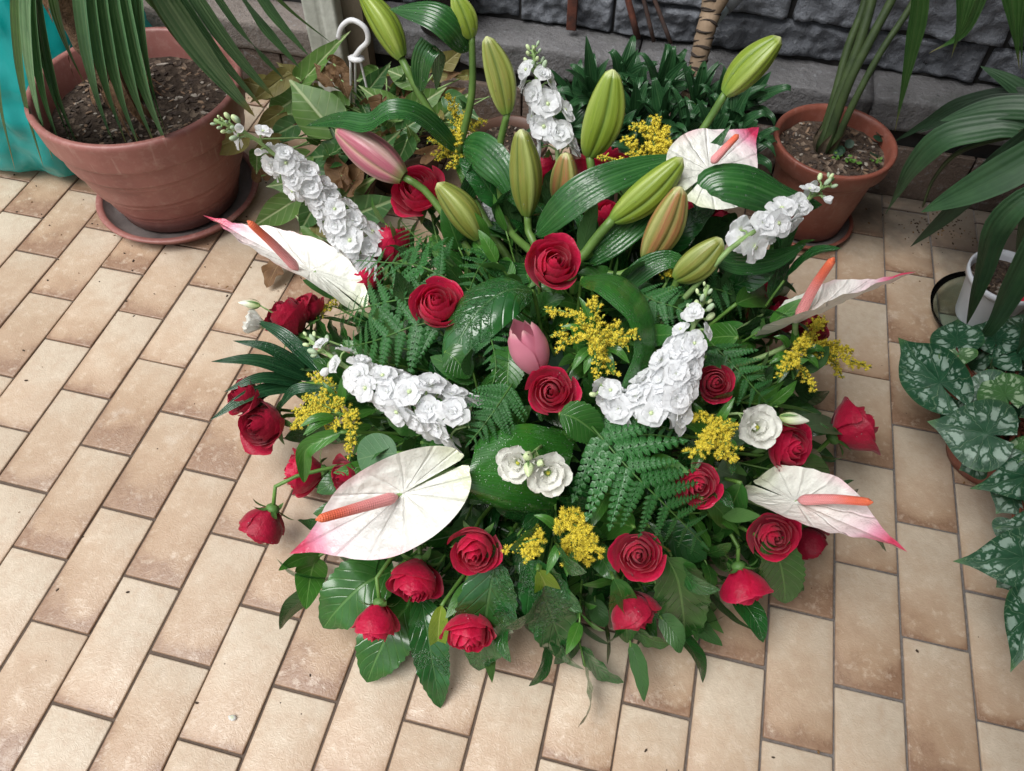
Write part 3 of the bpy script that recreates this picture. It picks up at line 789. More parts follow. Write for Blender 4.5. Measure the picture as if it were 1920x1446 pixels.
RL = [
 (785, 360, 106, (-.30, -.50, .80), 1.06, 0, 'large open red rose at upper left, right beside the pink lily bud'),
 (1037, 497, 110, (.25, -.30, .92), 1.06, 0, 'open red rose standing just below the tallest central lily buds'),
 (820, 575, 108, (.02, -.45, .90), 1.07, 1, 'open red rose in front of the left fern fronds, above the middle'),
 (1035, 735, 96, (-.12, -.05, 1), 1.04, 0, 'open red rose directly below the open pink lily in the middle'),
 (1340, 718, 76, (.15, .0, .95), 1.03, 1, 'red rose peeking out right of the front right white stock spike'),
 (730, 460, 86, (-.35, -.85, .30), 1.00, 2, 'red rose half behind fern tips, right of the left white stock spike'),
 (688, 522, 74, (-.6, -.5, .45), 1.00, 2, 'small red rose partly covered by fern at the foot of the left stock spike'),
 (540, 598, 88, (-.5, -.6, .45), 0.97, 3, 'red rose between the white lisianthus bud and the left anthurium lobe'),
 (578, 578, 62, (-.2, -.7, .4), 0.97, 4, 'dark red rose tucked under the lobe of the left anthurium'),
 (460, 745, 70, (-.6, -.2, .5), 0.97, 3, 'red rose behind the dark palm leaflets at the left edge'),
 (495, 795, 104, (-.55, .15, .75), 1.00, 3, 'full dark red rose at the left edge beside yellow goldenrod'),
 (570, 887, 86, (-.95, .05, .30), 0.98, 2, 'red rose seen from its side above the big white anthurium at lower left'),
 (652, 895, 66, (-.5, .2, .5), 0.98, 3, 'red rose mostly hidden behind the top edge of the big anthurium'),
 (497, 984, 82, (-.42, .88, -.05), 0.98, 4, 'closed red rose drooping over the tiles left of the big anthurium'),
 (892, 1030, 104, (-.05, .42, .80), 1.04, 1, 'large red rose right beside the right lobe of the big anthurium'),
 (780, 1088, 98, (-.15, .75, .55), 1.00, 1, 'red rose hanging just under the lower edge of the big anthurium'),
 (707, 1166, 84, (-.12, .92, .22), 1.07, 2, 'lowest red rose on the left, on a stem over the big toothed leaf', .135),
 (880, 1182, 92, (.03, .72, .55), 1.05, 1, 'lowest red rose of all, hanging between dark wet leaves in front'),
 (1197, 1040, 98, (.05, .12, 1), 1.02, 0, 'open red rose facing us, right of the bottom goldenrod tuft'),
 (1190, 1143, 90, (.42, .82, .15), 0.97, 4, 'smooth red rosebud hanging at bottom centre right'),
 (1393, 1098, 88, (.22, .90, .10), 0.97, 2, 'red rose nodding over the tiles at lower right on a green stem'),
 (1450, 1004, 96, (.18, .22, .90), 1.02, 0, 'open red rose partly under the lobe of the lower right anthurium'),
 (1516, 1015, 74, (.6, .7, .1), 0.97, 4, 'dark red rose in the shade beneath the lower right anthurium'),
 (1306, 908, 92, (.18, .25, .90), 1.03, 1, 'red rose between the big fern frond and the right goldenrod'),
 (1474, 836, 92, (.5, .15, .6), 0.99, 1, 'red rose under the white ruffled lisianthus at right'),
 (1597, 800, 96, (.85, -.48, .12), 0.98, 3, 'dark red rose seen from the side at the far right edge over bare tiles'),
 (1412, 533, 66, (.9, -.25, .2), 0.99, 4, 'small dark red rose below the right drooping lily leaf'),
 (1462, 592, 84, (.3, -.6, .6), 0.98, 3, 'dark red rose behind the stem of the right edge anthurium'),
 (1520, 618, 70, (.5, -.4, .5), 0.97, 3, 'dark red rose behind the right goldenrod under the anthurium spathe'),
 (1128, 315, 104, (.05, -.90, .25), 1.00, 1, 'red rose at the back, behind the stalk of the tall central lily bud'),
 (1023, 322, 66, (-.2, -.8, .3), 1.00, 2, 'red rose at the back, left of the small pinkish lily bud'),
 (1140, 408, 70, (.2, -.6, .5), 0.98, 2, 'red rose half hidden under the long lily leaf in the middle'),
 (1352, 420, 62, (.6, -.5, .4), 0.97, 4, 'dark red rose in shadow under the broad right lily leaf'),
 (1302, 392, 50, (.3, -.7, .4), 0.97, 4, 'small dark red rose behind the reddish striped lily bud'),
]
for r in RL: rose(*r)

# ---- white stock
def floret_kind(seed):
    rd = random.Random(seed); mb = MB()
    for ring, (n, L, w, tilt) in enumerate(((5, 1.0, 1.12, 0.18), (4, 0.74, 0.85, 0.62), (3 if seed % 2 == 0 else 0, 0.42, 0.5, 1.1))):
        for i in range(n):
            a = 2 * PI * i / n + ring * 0.6 + rd.uniform(-.25, .25)
            s = rd.uniform(0, 40); tl = tilt + rd.uniform(-.2, .2); ll = L * rd.uniform(.88, 1.08)
            q = MB()
            def fn(x, v):
                u = x * 2 - 1
                hw = w / 2 * min(1, 0.22 + v * 1.25) * (1 - 0.75 * max(0, v - 0.72) / 0.28 * abs(1) * 0.5)
                hw *= math.sqrt(max(0.05, 1 - max(0, (v - 0.6) / 0.42) ** 2))
                z = 0.065 * noise.noise(Vector((u * 1.1 + s, v * 1.3, s))) * (0.3 + v) * 1.6 + 0.02 * math.sin(u * 6 + s) * v * v - 0.16 * v * v * v + 0.10 * u * u * v
                return (u * hw, v * ll, z), (x, v)
            q.grid(fn, 9, 9)
            mb.add(q, Matrix.Rotation(a, 4, 'Z') @ Matrix.Rotation(tl, 4, 'X'))
    if seed % 2: ball(mb, (0, 0, .10), .13, 4, 8, (1, 1, .9), 1)
    return mb.mesh('floret', [M_WHITE, M_PALEBUD])
FLOR = [floret_kind(i) for i in range(5)]
def small_white(seed):
    rd = random.Random(seed); mb = MB()
    for i in range(4):
        q = MB(); s = rd.uniform(0, 30)
        def fn(x, v):
            u = x * 2 - 1; a = u * 0.95
            r = 0.42 * math.sin(min(1, v * 1.2) * PI * 0.62)
            return (r * math.cos(a) + 0.03 * math.sin(v * 6 + s), r * math.sin(a), v * 1.0 - 0.12 * abs(u) * v), (x, 0.25 + v * .75)
        q.grid(fn, 6, 6); mb.add(q, Matrix.Rotation(i * PI / 2 + rd.uniform(-.2, .2), 4, 'Z'))
    return mb.mesh('half_open_floret', M_WHITE)
SMALLW = [small_white(i) for i in range(3)]
mbb = MB(); ball(mbb, (0, 0, 0.5), 0.5, 6, 8, (0.62, 0.62, 1)); BUDM = [mbb.mesh('bud', M_PALEBUD)]
mbb = MB(); ball(mbb, (0, 0, 0.5), 0.5, 6, 8, (0.55, 0.55, 1)); BUDM.append(mbb.mesh('bud', M_GREYBUD))
def stock(label, pts, n, r0, r1, reach, t0=0.0, t1=0.72, half=(0.72, 0.88), nh=5, nb=9, seed=1, tow=0.25, budr=0.006):
    rd = random.Random(seed)
    Q = spline(pts, 60); T = tangents(Q)
    t = thing('stock_flower', label, 'stock flower', Q[0], 'white stock flower spikes')
    st = MB(); e = DC + (Q[0] - DC) * 0.3
    tube(st, [e, Q[0]] + [Q[i] for i in range(8, 60, 8)] + [Q[59]], 0.0055, 0.0028, 30, 7)
    g = rd.uniform(0, 6)
    def place(s, rr, mesh, name, outw, lean):
        nonlocal g
        g += 2.399 + rd.uniform(-.3, .3)
        i = min(59, int(s * 59)); ax = T[i]; p = Q[i]
        vw = (CC - p).normalized()
        A = ax.orthogonal().normalized(); B = ax.cross(A)
        rad = A * math.cos(g) + B * math.sin(g)
        rad = (rad + vw * tow).normalized()
        d = (rad * (1 - lean) + ax * lean + vw * 0.15).normalized()
        q = p + rad * outw
        link(name, mesh, t, sc_(basis_z(q, d, rd.uniform(0, 6)), rr))
        tube(st, [p - ax * 0.012, p + rad * outw * 0.5, q], 0.0014, 0.0016, 5, 5, cap=False)
        return q, d
    for i in range(n):
        s = t0 + (t1 - t0) * (i + 0.5) / n
        rr = r0 + (r1 - r0) * (i / max(1, n - 1)); rr *= rd.uniform(.88, 1.12)
        place(s, rr, rd.choice(FLOR), 'floret', reach * (1 - 0.45 * i / n) * rd.uniform(.6, 1.05), 0.22)
    for i in range(nh):
        s = half[0] + (half[1] - half[0]) * (i + .5) / max(1, nh)
        place(s, r1 * rd.uniform(.62, .9), rd.choice(SMALLW if i % 3 == 2 else FLOR), 'half_open_floret' if i % 3 == 2 else 'floret', reach * 0.5, 0.4)
    for i in range(nb):
        s = half[1] - 0.04 + (1.0 - half[1] + 0.04) * (i + .5) / max(1, nb)
        rr = budr * (2.2 - 1.0 * i / nb) * rd.uniform(.8, 1.2)
        place(min(1, s), rr, BUDM[rd.random() < .6], 'bud', 0.013 * (1 - 0.6 * i / nb), 0.6)
    link('stem', st.mesh('stem', M_PALESTEM), t)
    return t
stock('long white stock spike leaning out to the left over the big pot', [PD(700, 495, 1.05), PD(630, 400, 1.12), PD(545, 318, 1.22), PD(470, 255, 1.34), PD(402, 225, 1.46)], 36, 0.0240, 0.0195, 0.034, 0.0, 0.70, (0.66, 0.92), 6, 12, 2)
stock('dense white stock spike lying across the middle left above the big anthurium', [PD(865, 795, 1.04), PD(780, 750, 1.10), PD(700, 720, 1.14), PD(630, 675, 1.18), PD(575, 632, 1.22)], 30, 0.0235, 0.0195, 0.034, 0.0, 0.62, (0.66, 0.86), 4, 10, 3)
stock('white stock spike at centre right beside the curled broad leaf', [PD(1225, 770, 1.04), PD(1265, 700, 1.12), PD(1290, 640, 1.17), PD(1310, 585, 1.22), PD(1328, 535, 1.27)], 27, 0.0235, 0.0185, 0.035, 0.0, 0.60, (0.62, 0.80), 4, 10, 4)
stock('sparse white stock spike standing upright at the back', [PY(1045, 285, .40), PY(1030, 235, .42), PY(1012, 175, .44), PY(1003, 125, .46), PY(1000, 85, .47)], 11, 0.026, 0.021, 0.036, 0.0, 0.68, (0.68, 0.82), 4, 12, 5)
stock('white stock spike reaching out right in front of the cane palm pot', [PY(1345, 492, .19), PY(1395, 447, .23), PY(1455, 412, .27), PY(1515, 374, .32), PY(1562, 335, .37)], 11, 0.0235, 0.02, 0.024, 0.20, 0.66, (0.72, 0.90), 4, 8, 6)
stock('short white stock spike half hidden behind the curled broad leaf', [PD(1195, 790, 1.00), PD(1160, 755, 1.03), PD(1125, 725, 1.06)], 8, 0.023, 0.018, 0.02, 0.0, 0.9, (0.9, 1.0), 1, 1, 7)
stock('white stock spike deep inside under the left lily buds', [PD(965, 425, 0.90), PD(935, 400, 0.93), PD(905, 372, 0.96)], 6, 0.022, 0.018, 0.02, 0.0, 0.9, (0.9, 1.0), 1, 2, 8)

# ---- lilies
def lilybud_mat(name, body, rib, seam, blush=None, bl=0.0):
    m = NT(name); u, v = m.uv(); obj = m.n('TexCoord').outputs['Object']
    f = m.math('ABSOLUTE', m.math('SUBTRACT', m.math('FRACT', m.math('MULTIPLY', u, 3.0)), 0.5))      # 0 rib .. 0.5 seam
    st = m.n('CombineXYZ', None, X=m.math('MULTIPLY', u, 70.0), Y=m.math('MULTIPLY', v, 2.5), Z=0.0)
    n = m.noise(1.0, 3, 0.6, st.outputs[0])
    c = m.mix(m.ramp(f, [(0.03, 1), (0.14, 0)]), body, rib)
    c = m.mix(m.ramp(f, [(0.40, 0), (0.49, 1)]), c, seam)
    c = m.mix(m.ramp(n, [(0.45, 0), (0.75, 0.5)]), c, rib)
    c = m.mix(m.ramp(m.noise(1.7, 4, 0.7, st.outputs[0]), [(0.30, 0.7), (0.48, 0)]), c, seam)
    if blush:
        g = m.math('MULTIPLY', m.ramp(f, [(0.10, 0.0), (0.2, 1.0), (0.36, 1), (0.46, 0.2)]), m.ramp(m.noise(1.3, 3, 0.7, st.outputs[0]), [(0.42 - bl * .2, 0), (0.72 - bl * 0.25, 1)]))
        c = m.mix(m.math('MULTIPLY', g, bl), c, blush)
    c = m.mix(m.ramp(v, [(0.0, 0.8), (0.14, 0)]), c, (0.16, 0.30, 0.05))
    c = m.mix(m.ramp(v, [(0.93, 0), (1.0, 0.8)]), c, (0.62, 0.66, 0.34))
    nor = m.bump(n, 0.2, 0.002)
    return m.done(m.principled(c, 0.38, nor, 0.45, coat=0.15), rib, 0.12, nor)
M_BUDG = lilybud_mat('green_lily_bud', (0.205, 0.295, 0.028), (0.33, 0.42, 0.09), (0.11, 0.19, 0.022))
M_BUDO = lilybud_mat('olive_lily_bud', (0.185, 0.235, 0.038), (0.32, 0.37, 0.105), (0.10, 0.15, 0.025), (0.42, 0.17, 0.07), 0.22)
M_BUDR = lilybud_mat('blushing_lily_bud', (0.22, 0.24, 0.05), (0.38, 0.38, 0.13), (0.13, 0.15, 0.035), (0.48, 0.11, 0.08), 0.62)
M_BUDP = lilybud_mat('pink_lily_bud', (0.47, 0.20, 0.22), (0.56, 0.36, 0.33), (0.42, 0.28, 0.18), (0.42, 0.07, 0.14), 0.7)
def lily_bud(name, parent, base, tip, w, mat, seed=0, bend=0.05):
    L = (tip - base).length; mb = MB(); nu, nt = 73, 22
    def fn(a, t):
        th = a * 2 * PI
        x = (a * 3) % 1.0; d = abs(x - 0.5)
        sh = math.sin(PI * (0.085 + 0.86 * t ** 0.92)) ** 0.72
        if t > 0.94: sh *= 1 - ((t - 0.94) / 0.06) ** 2 * 0.8
        lob = 1 + 0.095 * math.cos((x - 0.5) * 2 * PI) - 0.11 * math.exp(-((0.5 - d) / 0.05) ** 2) + 0.05 * math.exp(-(d / 0.06) ** 2) - 0.045 * math.exp(-((d - 0.13) / 0.05) ** 2)
        lob = 1 + (lob - 1) * min(1, 0.35 + sh)
        r = w * .43 * sh * (lob + .010 * math.cos(x * 2 * PI * 7) * math.sin(PI * t))
        return (r * math.cos(th) + bend * L * math.sin(PI * t), r * math.sin(th), t * L), (a, t)
    mb.grid(fn, nu, nt)
    return link(name, mb.mesh('bud', mat), parent, basis_z(base, tip - base, seed))
def lily_thing(label, loc): return thing('lily_stem', label, 'lily', loc, 'lily stems in the arrangement')
def stem_part(parent, pts, r0, r1, mat=None, name='stem', n=20):
    mb = MB(); tube(mb, pts, r0, r1, n, 8); return link(name, mb.mesh(name, mat or M_STEM), parent)
def leaf_part(parent, pts, w, up, mat, name='leaf', **k):
    mb = MB(); ribbon(mb, pts, w, up, **k); return link(name, mb.mesh(name, mat), parent)
M_LILYSTEM = plain('lily_stem_green', (0.115, 0.21, 0.045), (0.07, 0.14, 0.03), 30, 0.4, 0.15)
VUP = Vector((0, -0.55, 0.83))
# left tall stem
j = PY(860, 285, .40)
t = lily_thing('tallest lily stem at upper left with two pale green buds and long arching leaves', j)
stem_part(t, [Vector((.90, .22, .12)), PY(880, 360, .38), j, PY(800, 200, .42), PY(752, 108, .45)], .0085, .006, M_LILYSTEM)
stem_part(t, [j, PY(884, 180, .42), PY(885, 68, .44)], .0065, .005, M_LILYSTEM, 'stalk')
lily_bud('bud', t, PY(754, 108, .45), PY(676, -18, .49), 62 / PPM(PY(710, 50, .45)), M_BUDG, 0.4)
lily_bud('bud', t, PY(884, 70, .44), PY(851, -12, .45), 50 / PPM(PY(865, 30, .45)), M_BUDG, 1.2, .04)
leaf_part(t, [PY(878, 98, .44), PY(850, 55, .42), PY(805, 25, .42), PY(730, 17, .44)], .046, VUP, M_LILYLEAF, fold=.18, curl=.3, nu=22)
leaf_part(t, [PY(788, 172, .42), PY(792, 120, .42), PY(806, 88, .43), PY(822, 96, .46), PY(818, 170, .48)], .038, Vector((-.2, -1, .2)), M_LILYLEAF, fold=.3, nu=22)
leaf_part(t, [PY(858, 284, .40), PY(790, 222, .36), PY(735, 208, .34), PY(690, 232, .34), PY(640, 226, .36), PY(574, 236, .40)], .040, Vector((-.1, -.5, .9)), M_LILYLEAF, fold=.35, nu=30, wave=.25, wf=1.0)
leaf_part(t, [PY(866, 272, .40), PY(900, 285, .37), PY(940, 325, .34), PY(968, 388, .32)], .068, Vector((-.35, -.75, .6)), M_LILYLEAF, fold=.25, pf='ovate', curl=.35, nu=24)
leaf_part(t, [PY(905, 285, .38), PY(888, 330, .37), PY(868, 375, .36), PY(872, 400, .35)], .044, Vector((.6, -.7, .3)), M_LILYLEAF, fold=.4, pf='ovate', nu=20)
# pink bud on its own short stem
a = PY(757, 332, .33)
t = lily_thing('lily stem with one long dusky pink bud pointing left above the red rose', a)
lily_bud('bud', t, a, PY(630, 240, .36), 80 / PPM(a), M_BUDP, 0.9, .02)
stem_part(t, [Vector((.85, .2, .14)), PY(820, 385, .32), a], .0075, .006, M_LILYSTEM)
# centre stem
j = PY(990, 470, .24)
t = lily_thing('central lily stem with three olive buds standing in the middle of the bouquet', j)
stem_part(t, [Vector((.92, .18, .12)), PY(1008, 475, .25), PY(992, 440, .27), PY(989, 398, .285)], .0075, .006, M_LILYSTEM)
stem_part(t, [PY(1005, 480, .25), PY(950, 420, .33), PY(935, 300, .37), PY(952, 208, .385)], .007, .0055, M_LILYSTEM, 'stalk')
stem_part(t, [PY(1000, 500, .24), PY(940, 500, .25), PY(905, 460, .26), PY(896, 440, .262)], .0065, .0055, M_LILYSTEM, 'stalk')
lily_bud('bud', t, PY(989, 402, .285), PY(977, 242, .32), 70 / PPM(PY(985, 320, .3)), M_BUDO, 0.2, .03)
lily_bud('bud', t, PY(951, 212, .385), PY(912, 68, .42), 62 / PPM(PY(935, 140, .4)), M_BUDO, 1.0, .05)
lily_bud('bud', t, PY(899, 446, .262), PY(820, 343, .29), 68 / PPM(PY(860, 395, .27)), M_BUDO, 0.5, .05)
leaf_part(t, [PY(1005, 515, .20), PY(960, 515, .18), PY(925, 500, .17), PY(898, 473, .19)], .038, Vector((0, -.4, .9)), M_LILYLEAF, fold=.35, nu=18)
# back stem
j = PY(1110, 335, .38)
t = lily_thing('back lily stem with a big upright green bud and a small pinkish bud', j)
stem_part(t, [Vector((.95, .25, .14)), PY(1100, 400, .36), j, PY(1104, 285, .40)], .008, .0065, M_LILYSTEM)
stem_part(t, [Vector((.96, .24, .16)), PY(1060, 430, .34), PY(1053, 380, .345)], .006, .005, M_LILYSTEM, 'stalk')
lily_bud('bud', t, PY(1106, 290, .40), PY(1150, 130, .43), 84 / PPM(PY(1125, 210, .41)), M_BUDG, 0.7, .05)
lily_bud('bud', t, PY(1053, 385, .345), PY(1062, 286, .365), 60 / PPM(PY(1057, 335, .35)), M_BUDR, 0.3, .03)
# right stem
j = PY(1095, 480, .22)
t = lily_thing('right lily stem with four buds, one reddish striped, and broad wet leaves', j)
stem_part(t, [Vector((.95, .16, .14)), PY(1075, 520, .20), j, PY(1120, 445, .235), PY(1152, 408, .25)], .0085, .0075, M_LILYSTEM)
stem_part(t, [PY(1095, 482, .22), PY(1180, 420, .30), PY(1270, 310, .38), PY(1320, 240, .42), PY(1362, 172, .44)], .007, .006, M_LILYSTEM, 'stalk')
stem_part(t, [PY(1090, 500, .21), PY(1160, 515, .2), PY(1215, 484, .21)], .006, .005, M_LILYSTEM, 'stalk')
stem_part(t, [PY(1090, 510, .19), PY(1180, 560, .17), PY(1255, 545, .18), PY(1272, 520, .185)], .006, .005, M_LILYSTEM, 'stalk')
lily_bud('bud', t, PY(1150, 412, .25), PY(1280, 296, .30), 74 / PPM(PY(1215, 350, .27)), M_BUDG, 0.5, .05)
lily_bud('bud', t, PY(1360, 176, .44), PY(1464, 70, .47), 70 / PPM(PY(1410, 120, .45)), M_BUDG, 1.5, .04)
lily_bud('bud', t, PY(1212, 486, .21), PY(1277, 350, .25), 76 / PPM(PY(1245, 420, .23)), M_BUDR, 0.9, .04)
lily_bud('bud', t, PY(1268, 522, .185), PY(1354, 448, .21), 70 / PPM(PY(1310, 485, .2)), M_BUDO, 0.3, .05)
leaf_part(t, [PY(1005, 440, .25), PY(1060, 385, .25), PY(1120, 345, .27), PY(1200, 315, .31), PY(1300, 290, .36)], .056, Vector((-.25, -.55, .8)), M_LILYLEAF, fold=.25, pf='lance', nu=28, curl=.2)
leaf_part(t, [PY(1085, 500, .22), PY(1150, 450, .24), PY(1230, 380, .30), PY(1310, 310, .36), PY(1372, 232, .40)], .050, Vector((.3, -.6, .75)), M_LILYLEAF, fold=.3, pf='lance', nu=28, curl=.1)
leaf_part(t, [PY(1305, 395, .28), PY(1335, 345, .30), PY(1400, 345, .31), PY(1470, 372, .33), PY(1542, 384, .36)], .066, Vector((-.05, -.55, .85)), M_LILYLEAF, fold=.12, pf='ovate', nu=28, curl=.45)
leaf_part(t, [PY(1330, 480, .22), PY(1385, 495, .23), PY(1450, 488, .26), PY(1512, 458, .30)], .040, Vector((0, -.5, .85)), M_LILYLEAF, fold=.4, nu=24)
leaf_part(t, [PY(1160, 545, .17), PY(1215, 500, .19), PY(1262, 488, .2), PY(1300, 520, .2)], .034, Vector((0, -.6, .8)), M_LILYLEAF, fold=.3, nu=18)
# opening pink lily in the middle
M_PINK = petal_mat('pink_lily_petal', (0.68, 0.27, 0.35), (0.56, 0.16, 0.24), rough=0.4, sheen=0.1, transl=0.3, edge=(0.76, 0.52, 0.48))
c = PD(1008, 693, 1.02); tip = PD(972, 608, 1.20)
t = lily_thing('opening pink lily bloom facing up in the middle of the bouquet', c)
ax = (tip - c); L = ax.length
for ring in (0, 1):
    for i in range(3):
        mb = MB()
        def fn(x, v):
            u = x * 2 - 1
            r = L * (0.33 - 0.06 * ring) * math.sin(PI * min(1, 0.13 + 0.72 * v)) ** 0.8 * (1 + 0.55 * max(0, v - .72) * (1.4 - ring))
            a_ = u * (0.98 if ring == 0 else 0.9) * (1 - 0.75 * max(0, (v - 0.55) / 0.45) ** 1.5)
            return (r * math.cos(a_) * (1 + 0.05 * math.cos(u * 3)), r * math.sin(a_), L * v * (1 - 0.05 * abs(u)) * (1 - .04 * ring)), (x, v)
        mb.grid(fn, 9, 12)
        link('petal', mb.mesh('petal', M_PINK), t, basis_z(c, ax, i * 2 * PI / 3 + ring * PI / 3 + .4))
stem_part(t, to_stem(c, -ax.normalized()), .007, .006, M_LILYSTEM)

# ---- anthuriums
def heart_mb(L, lobe, W, cup=0.1, curlback=0.0, quilt=0.01, nr=14, na=72, tipsharp=0.5, wavy=0.0, seed=0, mid=0.0, nq=9, lb=0.0, asym=None):
    mb = MB()
    PHI = [0, 5, 12, 24, 42, 62, 90, 120, 148, 166, 178.3, 180]
    RAD = [1.06, .90, .79, .70, .635, .60, .565, .585, .625, .625, .54, .10]
    if not tipsharp: RAD[0:3] = [.80, .795, .77]
    def edge(a):
        ph = (a * 2 - 1) * PI                       # -180 .. 180 from the sinus round the tip and back
        d = abs(math.degrees(ph)); i = 0
        while i < len(PHI) - 2 and PHI[i + 1] < d: i += 1
        f = (d - PHI[i]) / (PHI[i + 1] - PHI[i])
        r0, r1 = RAD[i], RAD[i + 1]
        m0 = (RAD[min(i + 1, 11)] - RAD[max(i - 1, 0)]) / max(1, PHI[min(i + 1, 11)] - PHI[max(i - 1, 0)]) * (PHI[i + 1] - PHI[i])
        m1 = (RAD[min(i + 2, 11)] - RAD[i]) / max(1, PHI[min(i + 2, 11)] - PHI[i]) * (PHI[i + 1] - PHI[i])
        if i == 0: m0 = r1 - r0
        r = (2 * f ** 3 - 3 * f * f + 1) * r0 + (f ** 3 - 2 * f * f + f) * m0 + (-2 * f ** 3 + 3 * f * f) * r1 + (f ** 3 - f * f) * m1
        x, y = math.sin(ph) * r * W / 1.16, math.cos(ph) * r * L
        if y < 0: y = y / (.60 * L) * lobe
        return x, y
    cy = 0.0
    def fn(a, q):
        ex, ey = edge(a)
        x = ex * q; y = cy * (1 - q) + ey * q
        nx, ny = x / (W / 2), y / L
        ang = math.atan2(x, y + 0.03 * L); rr = math.hypot(x, y) / L
        z = cup * L * nx * nx - curlback * L * max(0, ny) ** 2
        sw = math.sin(ang * nq + 2.2 * rr)
        z -= quilt * 0.26 * L * math.exp(-(sw / .42) ** 2) * min(1, rr * 3) * (1 - 0.6 * q ** 5)
        z += quilt * 1.3 * L * noise.noise(Vector((ang * 3.2, rr * 13, seed))) * min(1, rr * 2.5) + quilt * .8 * L * noise.noise(Vector((x / L * 4, y / L * 4, seed)))
        z -= mid * L * math.exp(-(nx / 0.08) ** 2) * (1 if y > 0 else 0)
        z += wavy * L * math.sin(a * 2 * PI * 5 + seed) * q ** 4
        z += 0.10 * L * max(0, -ny) * abs(nx) + lb * L * max(0, -ny) ** 1.3
        x0 = x
        if asym and x > 0: x = x * asym[0]; z += asym[1] * x0 * x0 / (W * L) * L
        return (x, y, z), (x0 / W + 0.5, (y + lobe) / (L + lobe))
    mb.grid(fn, na + 1, nr)
    return mb
HEART_FLIP = False
def spathe_mat(g=1.0):
    m = NT('white_pink_spathe'); u, v = m.uv(); obj = m.n('TexCoord').outputs['Object']
    x = m.math('SUBTRACT', u, 0.5); y = m.math('SUBTRACT', v, 0.36)
    d = m.math('ADD', v, m.math('MULTIPLY', m.math('SUBTRACT', m.noise(20, 3, 0.6, obj), 0.5), 0.10))
    c = m.ramp(d, [(0.0, (0.68, 0.73, 0.52)), (0.14, (0.76, 0.78, 0.70)), (0.62, (0.79, 0.78, 0.75)), (0.78, (0.79, 0.62, 0.66)), (0.85, (0.70, 0.28, 0.40)), (0.93, (0.56, 0.025, 0.10))])
    au = m.math('ABSOLUTE', x)
    ed = m.math('MULTIPLY', m.ramp(au, [(0.36, 0), (0.5, 1)]), m.ramp(v, [(0.3, 0), (0.6, 0.7)]))
    c = m.mix(ed, c, (0.74, 0.22, 0.34))
    ang = m.math('ARCTAN2', x, m.math('ADD', y, 0.02))
    ve = m.math('ABSOLUTE', m.math('SINE', m.math('MULTIPLY', ang, 7.0)))
    vm = m.math('MULTIPLY', m.ramp(ve, [(0.0, 1), (0.09, 0)]), m.ramp(v, [(0.5, 0), (0.95, 0.6)]))
    c = m.mix(vm, c, (0.45, 0.06, 0.13))
    nor = m.bump(m.math('ADD', m.ramp(ve, [(0.0, 0), (0.35, 1)]), m.math('MULTIPLY', m.noise(62, 3, 0.6, obj), 2.4)), 0.55, 0.003)
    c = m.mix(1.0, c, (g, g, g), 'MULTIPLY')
    c2 = m.mix(m.geo().outputs['Backfacing'], c, (0.74, 0.71, 0.60))
    return m.done(m.principled(c2, 0.30, nor, 0.5, coat=0.3), (0.8, 0.75, 0.68), 0.22, nor)
M_SPATHE = spathe_mat()
M_SPATHE_SHADE = spathe_mat(1.17)  # brightened copy: light put into the colour of spathes that stand in shade
def spadix_mat():
    m = NT('pink_orange_spadix'); u, v = m.uv()
    c = m.ramp(v, [(0.0, (0.76, 0.27, 0.30)), (0.5, (0.76, 0.19, 0.19)), (0.75, (0.76, 0.13, 0.07)), (1.0, (0.70, 0.14, 0.05))])
    a = m.math('SINE', m.math('ADD', m.math('MULTIPLY', u, 2 * PI * 8), m.math('MULTIPLY', v, 120.0)))
    b = m.math('SINE', m.math('SUBTRACT', m.math('MULTIPLY', u, 2 * PI * 8), m.math('MULTIPLY', v, 120.0)))
    h = m.math('MULTIPLY', a, b)
    c = m.mix(m.math('MULTIPLY', m.ramp(m.math('ABSOLUTE', h), [(0.0, 1), (0.35, 0)]), m.ramp(v, [(0.5, 0.7), (0.8, 0.1)])), c, (0.80, 0.58, 0.52))
    return m.done(m.principled(c, 0.42, m.bump(h, 0.5, 0.001), 0.4))
M_SPADIX = spadix_mat()
def on_ray(px, py, A, L, near=True):
    """the point on the sight line through a pixel that lies L metres from A"""
    d = ray(px, py); o = CC - A
    b = o.dot(d); q = o.dot(o) - L * L; D = b * b - q
    if D <= 0: return CC - d * b
    return CC + d * (-b + (-1 if near else 1) * math.sqrt(D))
def anthurium(label, B, tip, nrm, W, lobe, cup, sp_b, sp_t, curlback=0.05, spr=0.0075, seed=0, mid=0.01, lb=0.0, asym=None):
    ax = tip - B; L = ax.length
    t = thing('anthurium', label, 'anthurium', B, 'white anthuriums with pink tips')
    M = basis(B, ax, nrm)
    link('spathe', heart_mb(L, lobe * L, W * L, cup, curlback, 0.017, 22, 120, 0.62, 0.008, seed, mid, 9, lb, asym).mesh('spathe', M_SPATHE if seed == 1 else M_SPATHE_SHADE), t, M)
    n = Vector((M[0][2], M[1][2], M[2][2]))
    mb = MB(); a = sp_b; b = sp_t
    tube(mb, [a - (b - a) * 0.02, a.lerp(b, .5) + n * 0.003, b], spr, spr, 18, 14, rfn=lambda s: spr * (1 - 0.35 * s) * min(1, (0.25 + s * 9)) * math.sqrt(max(0.03, 1 - max(0, (s - 0.9) / 0.1) ** 2)))
    link('spadix', mb.mesh('spadix', M_SPADIX), t)
    e = DC + (B - DC) * 0.3; e.z = max(.08, min(.22, e.z))
    stem_part(t, [B - n * 0.002, B - n * 0.03 - ax.normalized() * 0.05, B.lerp(e, .6) - n * 0.02, e], .0042, .0045, M_PALESTEM)
    return t
B = PD(742, 932, 1.15); tp = on_ray(545, 1036, B, .162, False)
